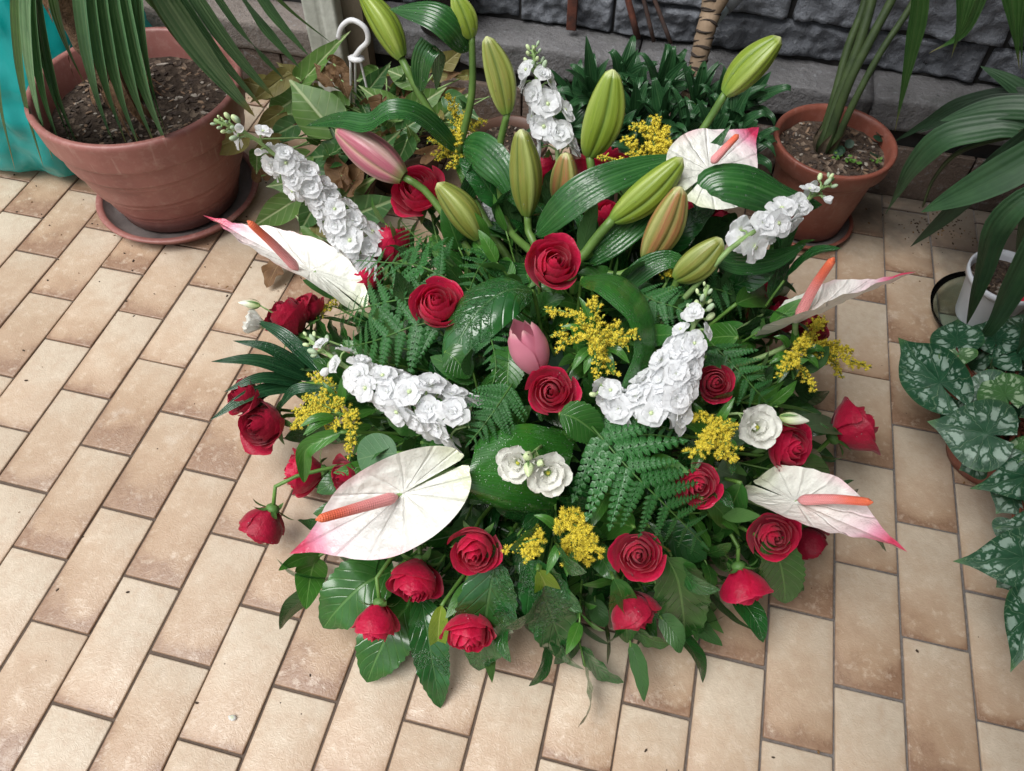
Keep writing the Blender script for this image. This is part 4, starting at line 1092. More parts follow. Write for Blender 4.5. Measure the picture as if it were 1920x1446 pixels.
anthurium('largest anthurium, lying flat and facing us at lower left', B, tp, camdir(.04, -.10, 1, B), .86, .62, .04, B + camdir(.05, -.0, 1, B) * .006, on_ray(592, 975, B, .118), .06, .0085, 1, asym=(.70, .6))
B = PD(588, 508, 1.12); tp = on_ray(392, 406, B, .215, False)
anthurium('anthurium at left edge seen sideways, tip pointing at the big pot', B, tp, camdir(.30, -.56, .76, B), .44, .46, .12, PD(557, 504, 1.16), on_ray(464, 414, PD(557, 504, 1.16), .12), -.02, .0085, 2, .03, -.35)
B = PD(1490, 602, 1.10); tp = on_ray(1693, 503, B, .20)
anthurium('anthurium at right edge seen edge on with its spadix standing up', B, tp, camdir(-.26, -.82, .52, B), .38, .34, .12, PD(1497, 596, 1.12), on_ray(1564, 483, PD(1497, 596, 1.12), .125), .02, .0085, 3, .03)
B = PD(1495, 940, 1.12); tp = on_ray(1684, 1013, B, .158)
anthurium('lower right anthurium with its tip over the bare tiles', B, tp, camdir(.12, -.62, .78, B), .64, .56, .12, PD(1499, 938, 1.14), on_ray(1637, 942, PD(1499, 938, 1.14), .108), .06, .0075, 4, .02)
B = PY(1330, 322, .33); tp = on_ray(1420, 240, B, .125, False)
anthurium('anthurium at the back right half hidden by a lily leaf', B, tp, camdir(.25, -.42, .85, B), 1.1, .5, .02, PY(1335, 305, .322), PY(1385, 252, .345), .02, .0065, 5)

# ================================================================== GREENERY AND SMALL FLOWERS OF THE BOUQUET
# ---- bowl and foam that carry everything
M_BOWL = plain('dark_green_plastic', (0.02, 0.05, 0.025), (0.012, 0.03, 0.016), 10, 0.4, 0.1)
M_FOAM = plain('wet_floral_foam', (0.02, 0.055, 0.028), (0.012, 0.034, 0.018), 60, 0.9, 0.5, 150)
bowl = thing('bowl', 'dark green plastic bowl under the flowers, hidden by hanging leaves', 'bowl', (DC.x, DC.y, 0))
mb = MB(); lathe(mb, [(0, .003), (.11, .003), (.125, .01), (.17, .085), (.178, .088), (.178, .096), (.168, .096), (.12, .02), (0, .02)], 40)
link('body', mb.mesh('body', M_BOWL), bowl, Matrix.Translation((DC.x, DC.y, 0)))
foam = MB(); ball(foam, (DC.x, DC.y, 0.09), 0.155, 14, 24, (1, 1, 0.9))
tag(link('floral_foam', foam.mesh('floral_foam', M_FOAM)), 'dark green block of wet floral foam filling the bowl', 'floral foam')

# ---- leaf sprigs that fill the dome
def copy_tree(root, M, label=None, group=None):
    r = root.copy(); COL.objects.link(r); r.matrix_basis = M
    if label: r['label'] = label
    if group: r['group'] = group
    for ch in list(root.children):
        c = ch.copy(); COL.objects.link(c); c.parent = r
    return r
def sprig_template(seed, n, L, lw, ll, mat, pf='ovate', label='', group=''):
    """stem along +Z, tip at L, leaves alternate; built at the origin"""
    rd = random.Random(seed)
    t = thing('leaf_sprig', label, 'leaf sprig', (0, 0, 0), group)
    pts = [Vector((0, 0, 0)), Vector((rd.uniform(-.008, .008), 0.004, L * .5)), Vector((rd.uniform(-.015, .015), rd.uniform(-.015, .015), L))]
    Q = spline(pts, 30)
    mb = MB(); tube(mb, pts, .0024, .0014, 10, 5); link('stem', mb.mesh('stem', M_STEM), t)
    g = rd.uniform(0, 6)
    for i in range(n):
        s = 0.30 + 0.70 * i / (n - 1); p = Q[min(29, int(s * 29))]
        a = g + i * PI + rd.uniform(-.5, .5); op = rd.uniform(.6, 1.1) * (1.0 if i < n - 1 else 0.15)
        d = Vector((math.cos(a) * math.sin(op), math.sin(a) * math.sin(op), math.cos(op)))
        up = Vector((-math.cos(a) * math.cos(op), -math.sin(a) * math.cos(op), math.sin(op))) + Vector((rd.uniform(-.3, .3), rd.uniform(-.3, .3), 0))
        l = ll * rd.uniform(.75, 1.15)
        b = MB(); e = p + d * l
        ribbon(b, [p, p + d * l * .35 + up * l * .05, p + d * l * .7 + up * l * .04, e - up * l * rd.uniform(.0, .14)], lw * rd.uniform(.8, 1.15), up, pf, rd.uniform(.1, .35), 13, 5, wave=rd.uniform(0, .12), curl=rd.uniform(0, .25), seed=rd.uniform(0, 6))
        link('leaf', b.mesh('leaf', mat), t)
    return t
GS = 'leaf sprigs filling the arrangement'
ZONES = [((720, 960), 'around the largest anthurium'), ((1000, 880), 'around the lisianthus pair'), ((1200, 900), 'under the big fern frond'), ((1480, 940), 'near the lower right anthurium'), ((1500, 800), 'under the ruffled lisianthus'),
 ((1530, 640), 'under the right edge anthurium'), ((1290, 690), 'around the upright right stock spike'), ((1120, 630), 'around the star of goldenrod'), ((1000, 690), 'around the opening pink lily'), ((820, 600), 'around the rose in the fern'),
 ((770, 760), 'under the middle left stock'), ((500, 740), 'by the dark palm leaflets'), ((560, 590), 'under the left anthurium'), ((640, 420), 'under the long left stock spike'), ((790, 370), 'near the pink lily bud'),
 ((900, 430), 'under the leftmost olive bud'), ((1040, 490), 'around the central rose'), ((1250, 450), 'under the striped lily bud'), ((1400, 450), 'under the broad right lily leaf'), ((1130, 340), 'behind the tall central buds'),
 ((880, 1170), 'by the lowest rose'), ((700, 1150), 'by the lowest left rose'), ((1080, 1030), 'around the bottom goldenrod tuft'), ((1190, 1130), 'by the smooth rosebud'), ((1390, 1090), 'by the nodding right rose'), ((560, 880), 'by the side view rose'), ((500, 980), 'by the drooping left rose')]
def zone(p):
    d = p - CC; zc = d.dot(CF); x, y = 960 + FPX * d.dot(CR) / zc, 723 + FPX * d.dot(CD) / zc
    return min(ZONES, key=lambda q: (q[0][0] - x) ** 2 + (q[0][1] - y) ** 2)[1]
LAB = 'sprig of glossy dark green oval leaves tucked deep between the flowers'
LAB2 = 'sprig of fresher mid green leaves tucked between the flowers'
T1 = [sprig_template(50 + i, 7, .17, .034, .066, M_LEAF, 'ovate', LAB, GS) for i in range(3)] + [sprig_template(60 + i, 6, .17, .045, .075, M_WET, 'ovate', LAB, GS) for i in range(2)]
T2 = [sprig_template(70 + i, 8, .17, .022, .056, M_MIDLEAF, 'lance', LAB2, GS) for i in range(2)]
rd = random.Random(5)
first = {}
NS = 176
def sprig_place(tpl, M):
    z = zone(M @ Vector((0, 0, .12)))
    lab = ('sprig of fresh mid green narrow leaves ' if tpl in T2 else 'sprig of small oval dark leaves ' if tpl in T1[:3] else 'sprig of large wet dark leaves ') + z
    if id(tpl) not in first: first[id(tpl)] = 1; tpl.matrix_basis = M; tpl['label'] = lab; tpl['group'] = GS + ', ' + z
    else: copy_tree(tpl, M, lab, GS + ', ' + z)
for i in range(NS):
    z = 1 - (i + .5) / NS * 1.03; r = math.sqrt(max(0, 1 - z * z)); a = i * 2.39996
    n = Vector((r * math.cos(a), r * math.sin(a), z))
    k = rd.uniform(.80, .98)
    tipp = DC + Vector((n.x * DR.x, n.y * DR.y, n.z * DR.z)) * k
    tipp.z = max(tipp.z, 0.045)
    nrm = Vector((n.x / DR.x, n.y / DR.y, n.z / DR.z)).normalized()
    d = (nrm * 0.8 + Vector((n.x, n.y, 0)) * 0.5 + Vector((rd.uniform(-.5, .5), rd.uniform(-.5, .5), rd.uniform(-.2, .2)))).normalized()
    if tipp.z < 0.12: d.z = max(d.z * .3, -0.15); d.normalize()
    tpl = rd.choice(T1) if rd.random() < .72 else rd.choice(T2)
    s = rd.uniform(.85, 1.2)
    sprig_place(tpl, sc_(basis_z(tipp - d * .17 * s, d, rd.uniform(0, 6.3)), s))

for i in range(34):
    d = Vector((rd.uniform(-.5, .5), rd.uniform(.05, .55), rd.uniform(.55, 1))).normalized(); s = rd.uniform(.95, 1.3)
    base = DC + Vector((rd.uniform(-.22, .22), rd.uniform(.06, .22), rd.uniform(.04, .12)))
    sprig_place(rd.choice(T1 + T2), sc_(basis_z(base, d, rd.uniform(0, 6.3)), s))
for (px, py, k) in ((660, 560, .9), (690, 610, .92), (640, 640, .95), (720, 540, .9), (700, 680, .95), (620, 690, .97), (760, 470, .92), (740, 430, .9), (660, 720, .97), (600, 640, .95), (820, 420, .92), (1420, 620, .95), (1480, 700, .95), (1440, 760, .96)):
    p = PD(px, py, k); n = Vector(((p.x - DC.x) / DR.x ** 2, (p.y - DC.y) / DR.y ** 2, (p.z - DC.z) / DR.z ** 2)).normalized()
    d = (n + Vector((rd.uniform(-.5, .5), rd.uniform(-.5, .5), .1))).normalized()
    sprig_place(rd.choice(T1[:3] + T2), sc_(basis_z(p - d * .15, d, rd.uniform(0, 6.3)), 1.0))
for (px, py) in ((650, 1080), (720, 1070), (850, 1095), (960, 1105), (1060, 1110), (1130, 1105), (1240, 1095), (1330, 1065), (1420, 1040), (1500, 950), (1005, 1060), (1180, 1075), (1290, 1080)):
    p = PZ(px, py, .06); d = Vector((p.x - DC.x, p.y - DC.y, 0)).normalized() + Vector((rd.uniform(-.3, .3), rd.uniform(-.3, .3), rd.uniform(-.1, .15))); d.normalize()
    sprig_place(rd.choice(T1), sc_(basis_z(p - d * .15, d, rd.uniform(0, 6.3)), rd.uniform(1.0, 1.2)))
# ---- fern fronds
def pinna_mesh(seed, n=9, mat=None):
    rd = random.Random(seed); mb = MB()
    ribbon(mb, [(0, 0, 0), (0, .5, .03), (0, 1, 0)], .05, Vector((0, 0, 1)), 'lance', .2, 8, 3)
    for i in range(n):
        s = (i + .35) / n
        w = 0.19 * (1 - s) ** .8 * (0.75 + 0.25 * min(1, s * 6)) + .03
        for sd_ in (-1, 1):
            p = Vector((0, s, .03 * math.sin(PI * s)))
            d = Vector((sd_ * .86, .5, 0)).normalized()
            q = [p, p + d * w * .6 + Vector((0, 0, .02)), p + d * w + Vector((0, 0.02, rd.uniform(-.05, .0)))]
            ribbon(mb, q, .105 * (1 - .45 * s) * rd.uniform(.9, 1.1), Vector((0, 0, 1)), 'obl', .12, 6, 3, jag=.10)
    ribbon(mb, [(0, .93, 0), (0, 1.04, -.01)], .06, Vector((0, 0, 1)), 'lance', .1, 4, 3)
    return mb.mesh('pinna', mat)
M_RACHIS = plain('fern_rachis', (0.06, 0.16, 0.03), (0.04, 0.10, 0.02), 40, .5, .1)
PIN = [pinna_mesh(i, 9, M_FERN) for i in range(3)]
def fern(label, pts, up, n, pl, seed=0, base=0.10, droop=0.12, shape=1.0):
    rd = random.Random(seed)
    Q = spline(pts, 60); T = tangents(Q)
    t = thing('fern_frond', label, 'fern frond', Q[0], 'leather fern fronds in the arrangement')
    mb = MB(); tube(mb, [Q[i] for i in range(0, 60, 6)] + [Q[59]], .0016, .0007, 16, 5); link('rachis', mb.mesh('rachis', M_RACHIS), t)
    for i in range(n):
        s = base + (1 - base) * i / n
        k = min(59, int(s * 59)); p = Q[k]
        S = T[k].cross(up).normalized(); N = S.cross(T[k])
        l = pl * (1 - ((s - base) / (1 - base)) ** shape * 0.86) * (0.8 if i == 0 else 1)
        for sd_ in (-1, 1):
            d = (S * sd_ * .88 + T[k] * (.42 + .25 * s + rd.uniform(-.14, .14)) - N * (droop + rd.uniform(-.12, .16))).normalized()
            M = basis(p, d, N + Vector((rd.uniform(-.2, .2), rd.uniform(-.2, .2), 0)))
            w = l * rd.uniform(.78, 1.12)
            link('pinna', rd.choice(PIN), t, M @ Matrix.Diagonal((w * 1.0, w, w * 1.0, 1)))
    p = Q[57]; link('pinna', PIN[0], t, sc_(basis(p, T[58], up), pl * .22))
    return t
def upc(p, ix=0, iy=-.2, t=1): return camdir(ix, iy, t, p)
a = PD(1110, 800, 1.03)
fern('large dark fern frond spreading at lower right of the middle', [a, PD(1180, 880, 1.09), PD(1250, 950, 1.08), PD(1320, 1022, 1.02)], upc(a), 9, .100, 1)
a = PD(850, 600, 1.0)
fern('fern frond pointing left above the middle left stock spike', [a, PD(780, 610, 1.06), PD(700, 640, 1.06), PD(625, 655, 1.02)], upc(a), 11, .075, 2)
fern('fern frond pointing left just under the left anthurium lobe', [PD(830, 555, 1.0), PD(760, 560, 1.06), PD(690, 575, 1.07), PD(628, 592, 1.04)], upc(a), 10, .065, 3)
fern('fern frond reaching left below the left white stock spike', [PD(850, 530, 1.0), PD(790, 500, 1.07), PD(720, 492, 1.08), PD(660, 488, 1.06)], upc(a, 0, -.4), 10, .070, 4)
fern('short fern frond standing up between the upper left rose and the lily bud', [PD(850, 500, 1.0), PD(810, 470, 1.06), PD(775, 440, 1.08), PD(752, 415, 1.08)], upc(a, 0, -.6), 9, .055, 5)
fern('fern frond under the opening pink lily on its left', [PD(900, 590, .98), PD(922, 640, 1.02), PD(930, 690, 1.03), PD(922, 725, 1.02)], upc(a), 8, .04, 6)
fern('fern frond between the middle left stock spike and the lowest middle rose', [PD(960, 720, 1.0), PD(930, 765, 1.04), PD(905, 800, 1.05), PD(880, 830, 1.04)], upc(a), 9, .055, 7)
fern('fern frond at right below the rose beside the stock spike', [PD(1330, 640, .98), PD(1380, 690, 1.03), PD(1420, 735, 1.03), PD(1455, 775, 1.0)], upc(a), 9, .06, 8)
fern('fern frond behind the curled broad leaf at right', [PD(1190, 545, .98), PD(1230, 565, 1.02), PD(1275, 580, 1.03), PD(1310, 610, 1.02)], upc(a), 8, .055, 9)
fern('fern frond in the shade right of the small white stock spike', [PD(1110, 820, .98), PD(1160, 820, 1.02), PD(1220, 815, 1.03), PD(1285, 825, 1.02)], upc(a), 9, .055, 10)
fern('fern frond behind the reddish striped lily bud at the right', [PD(1260, 560, .95), PD(1330, 540, .99), PD(1390, 560, 1.0), PD(1440, 570, .99)], upc(a, 0, -.4), 8, .055, 11)
fern('fern frond below the central lily buds in the shade', [PD(930, 470, .95), PD(900, 500, 1.0), PD(880, 545, 1.01), PD(870, 590, 1.0)], upc(a), 8, .05, 12)

# ---- single big leaves
def big_leaf(label, pts, w, up, mat, name='leaf', group=None, stem=True, cat='leaf', **k):
    P0 = pts[0]
    t = thing(name, label, cat, P0, group)
    mb = MB(); ribbon(mb, pts, w, up, **k); link('blade', mb.mesh('blade', mat), t)
    if stem:
        e = DC + (P0 - DC) * .45; e.z = max(.05, e.z * .8)
        mb = MB(); tube(mb, [pts[0].lerp(pts[1], .05), P0, P0.lerp(e, .5), e], .0028, .003, 10, 6); link('stalk', mb.mesh('stalk', M_STEM), t)
    return t
def D3(*a): return [PD(*q) for q in a]
ga = 'broad glossy leaves folded between the flowers'
P0 = PD(1090, 520, 1.02)
big_leaf('broad curled leaf sweeping in an arc right of the goldenrod in the middle', [P0, PD(1150, 530, 1.10), PD(1205, 590, 1.10), PD(1212, 670, 1.06), PD(1175, 735, 1.02), PD(1165, 790, 1.03)], .068, [camdir(.1, -.7, .8, P0), camdir(.75, -.2, .6, P0), camdir(.8, .2, .5, P0)], M_ASPI, group=ga, fold=.18, nu=34, nv=9, curl=.35, pf='lance')
P0 = PD(1000, 545, 1.0)
big_leaf('broad wet leaf shining left of the central red rose', [P0, PD(950, 545, 1.06), PD(895, 585, 1.07), PD(855, 650, 1.03), PD(835, 700, .98)], .085, [camdir(-.2, -.6, .8, P0), camdir(-.3, -.1, .9, P0)], M_WET, group=ga, fold=.15, nu=28, nv=9, curl=.4, pf='ovate')
# the big folded leaf in front: rolled over so that its cut end faces right
M_FOLD = leaf_mat('folded_glossy_leaf', (0.030, 0.150, 0.016), (0.020, 0.105, 0.013), (0.035, 0.16, 0.03), 0.02, 'parallel', 26, 0.20, 0.8, 0.10, 0.08, (0.03, 0.10, 0.025), speckle=0.5)
t = thing('leaf', 'big folded broad leaf with a shine along its fold beside the largest anthurium', 'leaf', PD(930, 900, 1.05), ga)
mb = MB()
A0, A1 = PD(866, 906, 1.08), on_ray(1034, 998, PD(866, 906, 1.08), .142)       # the fold line
n_ = camdir(.25, .35, .9, A0); ax = (A1 - A0).normalized(); ax = (ax - n_ * ax.dot(n_)).normalized(); up_ = ax.cross(n_)
if up_.dot(CD) > 0: up_ = -up_
def fn(u, v):
    L = (A1 - A0).length
    s = v                           # 0 lower underside edge .. 1 far top edge
    w = 0.030 * math.sin(min(1, u / .45) * PI / 2) ** .7 + .004
    if s < .30:
        th = (1 - s / .30) * 2.1; rr = .030 * (0.45 + .55 * min(1, u * 2.2))
        off = up_ * (-math.sin(min(th, PI / 2)) * rr + (.012 * max(0, th - PI / 2))) - n_ * (rr * (1 - math.cos(th)))
    else:
        a = (s - .30) / .70; wid = 0.092 * (0.55 + 0.45 * math.sin(min(1, u / .5) * PI / 2)) * (1 if u > .03 else .9)
        off = up_ * (a * wid) - n_ * (0.030 * a ** 2.2)
    sl = (0.012 * a if s >= .30 else 0)
    p = A0 + ax * (L * (u * (1 - .04 * max(0, s - .30))) + sl) + off + n_ * (0.010 * math.sin(PI * u) - 0.010 * u * u)
    return p, (s, u)
mb.grid(fn, 30, 30)
link('blade', mb.mesh('blade', M_FOLD), t)
DROPM = NT('water'); DROPM.t.nodes
gl = DROPM.n('BsdfPrincipled', None, Base_Color=(.9, .95, .95), Roughness=.03); gl.inputs['Transmission Weight'].default_value = .9; gl.inputs['IOR'].default_value = 1.33
M_DROP = DROPM.done(gl.outputs[0])
def drops(parent, blade, n, seed, r0=.0006, r1=.0018):
    rd_ = random.Random(seed); me = blade.data; mb = MB(); W = blade.matrix_basis.copy(); q = blade.parent
    while q is not None: W = q.matrix_basis @ W; q = q.parent
    for i in range(n):
        p = me.polygons[rd_.randrange(len(me.polygons))]
        nrm = (W.to_3x3() @ p.normal).normalized(); c = W @ p.center
        if nrm.dot(CC - c) < 0: nrm = -nrm
        vs = [W @ me.vertices[x].co for x in p.vertices]
        c = vs[0].lerp(vs[1], rd_.random()).lerp(vs[2].lerp(vs[3], rd_.random()), rd_.random())
        r = r0 + (r1 - r0) * rd_.random() ** 3
        b = MB(); ball(b, (0, 0, 0), r, 4, 6, (1, rd_.uniform(.8, 1.3), .6)); mb.add(b, basis_z(c + nrm * r * .3, nrm, rd_.uniform(0, 6)))
    tag(link('water_drops', mb.mesh('water_drops', M_DROP), parent), kind='stuff')
drops(t, t.children[0], 420, 1, .0004, .0012)

for th_, nm, n_d, sd_ in (('lily_stem', 'leaf', 70, 5), ('lily_stem', 'bud', 34, 6), ('rose', 'petal', 9, 7)):
    for o in [o for o in COL.objects if o.parent is None and o.name.split('.')[0] == th_]:
        ch = [c for c in o.children if c.name.split('.')[0] == nm]
        if nm == 'petal': ch = ch[-3:]
        if ch and random.random() < .8:
            for c in (ch if nm != 'bud' else ch[:2]): drops(o, c, n_d, sd_ + len(c.name), .0004, .0013)
gb = 'leaves hanging over the front rim'
def hang(label, a, b, w, mat, k0=.97, z1=.02, up=(0, -.1, 1), mid=.03, jag=.04, pf='ovate', ca=None, side=0.0, **kw):
    """leaf from px a on the dome to px b near height z1"""
    A = PD(*a, k0) if len(a) == 2 else PZ(*a)
    B = PZ(*b, z1)
    M = A.lerp(B, .5) + Vector((0, 0, mid)) + CR * side
    u = camdir(*up, A)
    return big_leaf(label, [A, A.lerp(M, .55) + Vector((0, 0, mid * .3)), M, M.lerp(B, .6) + Vector((0, 0, mid * .2)), B], w, u, mat, group=gb, jag=jag, pf=pf, nu=26, nv=9, **kw)
hang('big toothed dull leaf with pale midrib, below the left half of the big anthurium', (735, 1072), (606, 1178), .092, M_LEAF, .98, .06, fold=.2, wave=.12, curl=.15)
hang('big toothed leaf pointing down behind the lowest left rose', (775, 1125), (688, 1280), .088, M_LEAF, .96, .015, fold=.2, wave=.1, curl=.1)
hang('longest dark wet leaf reaching lowest over the tiles in front', (790, 1120), (826, 1328), .056, M_WET, .97, .004, fold=.2, wave=.12)
hang('broad dark wet leaf to the right of the lowest rose', (930, 1050), (898, 1258), .086, M_WET, 1.0, .045, fold=.15, wave=.15)
hang('dark wet leaf with a curved tip below the bottom goldenrod', (985, 1050), (1060, 1238), .074, M_WET, 1.0, .045, fold=.15, wave=.2)
hang('small fresh leaf left of a twin under the goldenrod tuft', (1012, 1068), (986, 1146), .033, M_MIDLEAF, 1.01, .07, fold=.2, jag=0)
hang('small fresh leaf with bright drops right of its twin under the goldenrod tuft', (1008, 1068), (1040, 1185), .040, M_LIME, 1.02, .06, fold=.2, jag=0)
hang('plain oval green leaf hanging left of the big toothed leaf', (592, 1046), (574, 1143), .050, M_MIDLEAF, 1.0, .09, fold=.15, jag=0, mid=.01)
hang('narrow leaf poking out under the tip of the largest anthurium', (600, 1040), (522, 1070), .026, M_MIDLEAF, 1.0, .10, fold=.3, jag=0, mid=.01)
hang('lime yellow leaf beside the lowest rose', (828, 1135), (820, 1230), .030, M_LIME, 1.03, .05, fold=.3, jag=0, mid=.015)
hang('large dark veined leaf hanging at bottom right of the smooth rosebud', (1250, 1045), (1284, 1198), .080, M_LEAF, 1.0, .05, fold=.2, wave=.12)
hang('green leaf hanging at right between the nodding rose and the open rose', (1430, 1010), (1472, 1132), .066, M_LEAF, 1.0, .06, fold=.15)
hang('narrow leaf behind the smooth rosebud at bottom centre', (1150, 1085), (1176, 1206), .044, M_LEAF, .98, .06, fold=.2, jag=0)
hang('small dull leaf between the smooth rosebud and the large veined leaf', (1232, 1095), (1228, 1160), .038, M_EUC, .97, .05, fold=.2, jag=0)
hang('wavy dark leaf behind the goldenrod tuft at the bottom', (1075, 1040), (1140, 1120), .055, M_WET, .96, .06, fold=.2, wave=.2)
hang('light green leaf pointing right under the fern frond', (1318, 935), (1374, 992), .036, M_MIDLEAF, 1.05, .17, fold=.25, jag=0, mid=.01)
hang('dark leaf under the lower right anthurium pointing down', (1390, 905), (1345, 1010), .045, M_LEAF, 1.0, .13, fold=.25, jag=0)
hang('dark leaf below the rose under the ruffled white bloom', (1490, 860), (1545, 925), .052, M_LEAF, .97, .10, fold=.2, jag=0, mid=.01)
hang('small dark leaf right of the shaded rose at right', (1505, 850), (1540, 872), .026, M_LEAF, .96, .10, fold=.2, jag=0, mid=.005)
hang('round dull green leaf in front of the far right rose', (1508, 800), (1578, 798), .050, M_EUC, 1.01, .10, fold=.08, jag=0, pf='round', mid=.004, up=(0, -.3, 1))
hang('grey green leaf under the right goldenrod', (1345, 880), (1400, 905), .050, M_EUC, .97, .17, fold=.08, jag=0, mid=.0)
hang('oval leaf right of the upright stock spike at right', (1385, 632), (1308, 640), .042, M_MIDLEAF, 1.03, .30, fold=.2, jag=0, mid=.005)
hang('yellowish green leaf in front of the dark rose at the right back', (1380, 570), (1450, 560), .044, M_MIDLEAF, 1.02, .25, fold=.3, jag=0, mid=.01)
hang('round grey green leaf just above the largest anthurium', (745, 850), (670, 862), .060, M_EUC, 1.02, .24, fold=.06, jag=0, pf='round', mid=.004)
hang('narrow curled leaf arching over the side view rose at left', (640, 810), (570, 905), .030, M_MIDLEAF, 1.04, .15, fold=.5, jag=0, mid=.02, side=-.02)
hang('pointed dark leaf above the big fern frond', (1050, 775), (1128, 825), .052, M_LEAF, 1.06, .33, fold=.2, mid=.01)
hang('dark oval leaf right of the stem of the upper left rose', (835, 660), (880, 710), .044, M_LEAF, 1.03, .33, fold=.15, mid=.01)
hang('dark leaf pair member under the opening pink lily', (955, 650), (950, 740), .050, M_LEAF, 1.0, .34, fold=.15, mid=.01)
hang('dark leaf tucked above the folded broad leaf', (790, 830), (840, 860), .05, M_LEAF, 1.0, .25, fold=.2, jag=0, mid=.01)
hang('broad green leaf lying below the big fern frond', (1190, 990), (1115, 985), .05, M_MIDLEAF, 1.0, .17, fold=.15, jag=0, mid=.01)
# the skirt of leaves round the rim, seen through gaps
rd = random.Random(31)
for i in range(34):
    a = 2 * PI * i / 34 + rd.uniform(-.06, .06)
    d = Vector((math.cos(a), math.sin(a), 0))
    A = DC + d * .24; A.z = rd.uniform(.08, .17)
    rr = rd.uniform(.29, .35) if d.y < .2 else rd.uniform(.30, .36)
    B = DC + d * rr + Vector((-d.y, d.x, 0)) * rd.uniform(-.05, .05); B.z = rd.uniform(.012, .06)
    mm = rd.choice([M_LEAF, M_WET, M_LEAF, M_MIDLEAF])
    lab = {M_LEAF: 'dull dark', M_WET: 'wet dark', M_MIDLEAF: 'mid green'}[mm] + ' skirt leaf over the tiles ' + zone(B)
    big_leaf(lab, [A, A.lerp(B, .35) + Vector((0, 0, .035)), A.lerp(B, .7) + Vector((0, 0, .03)), B], rd.uniform(.05, .075), Vector((0, 0, 1)) - d * .2, mm, group='skirt leaves ' + lab.split('tiles ')[1], pf='ovate', fold=.2, nu=16, nv=7, jag=.03, wave=.12, seed=a)

# ---- palm leaflets at the left edge
t = thing('palm_frond', 'dark wet palm leaflets fanning out over the tiles at the left edge of the bouquet', 'palm frond', PD(640, 725, 1.0))
stem_part(t, [PD(700, 740, .9), PD(640, 722, 1.0), PD(560, 718, 1.06)], .003, .002, M_STEM, 'rachis')
for a, b, w in (((585, 712), (396, 678), .026), ((590, 706), (437, 639), .023), ((605, 700), (478, 600), .024), ((570, 720), (420, 735), .022), ((575, 724), (394, 788), .026), ((600, 728), (520, 770), .018), ((620, 712), (545, 640), .018)):
    A, B = PD(*a, 1.03), PD(*b, 1.10); m_ = A.lerp(B, .5) + Vector((0, 0, .025))
    leaf_part(t, [A, m_, B], w, Vector((0, -.3, .95)), M_PALMLEAF, 'leaflet', pf='lance', fold=.35, nu=20)

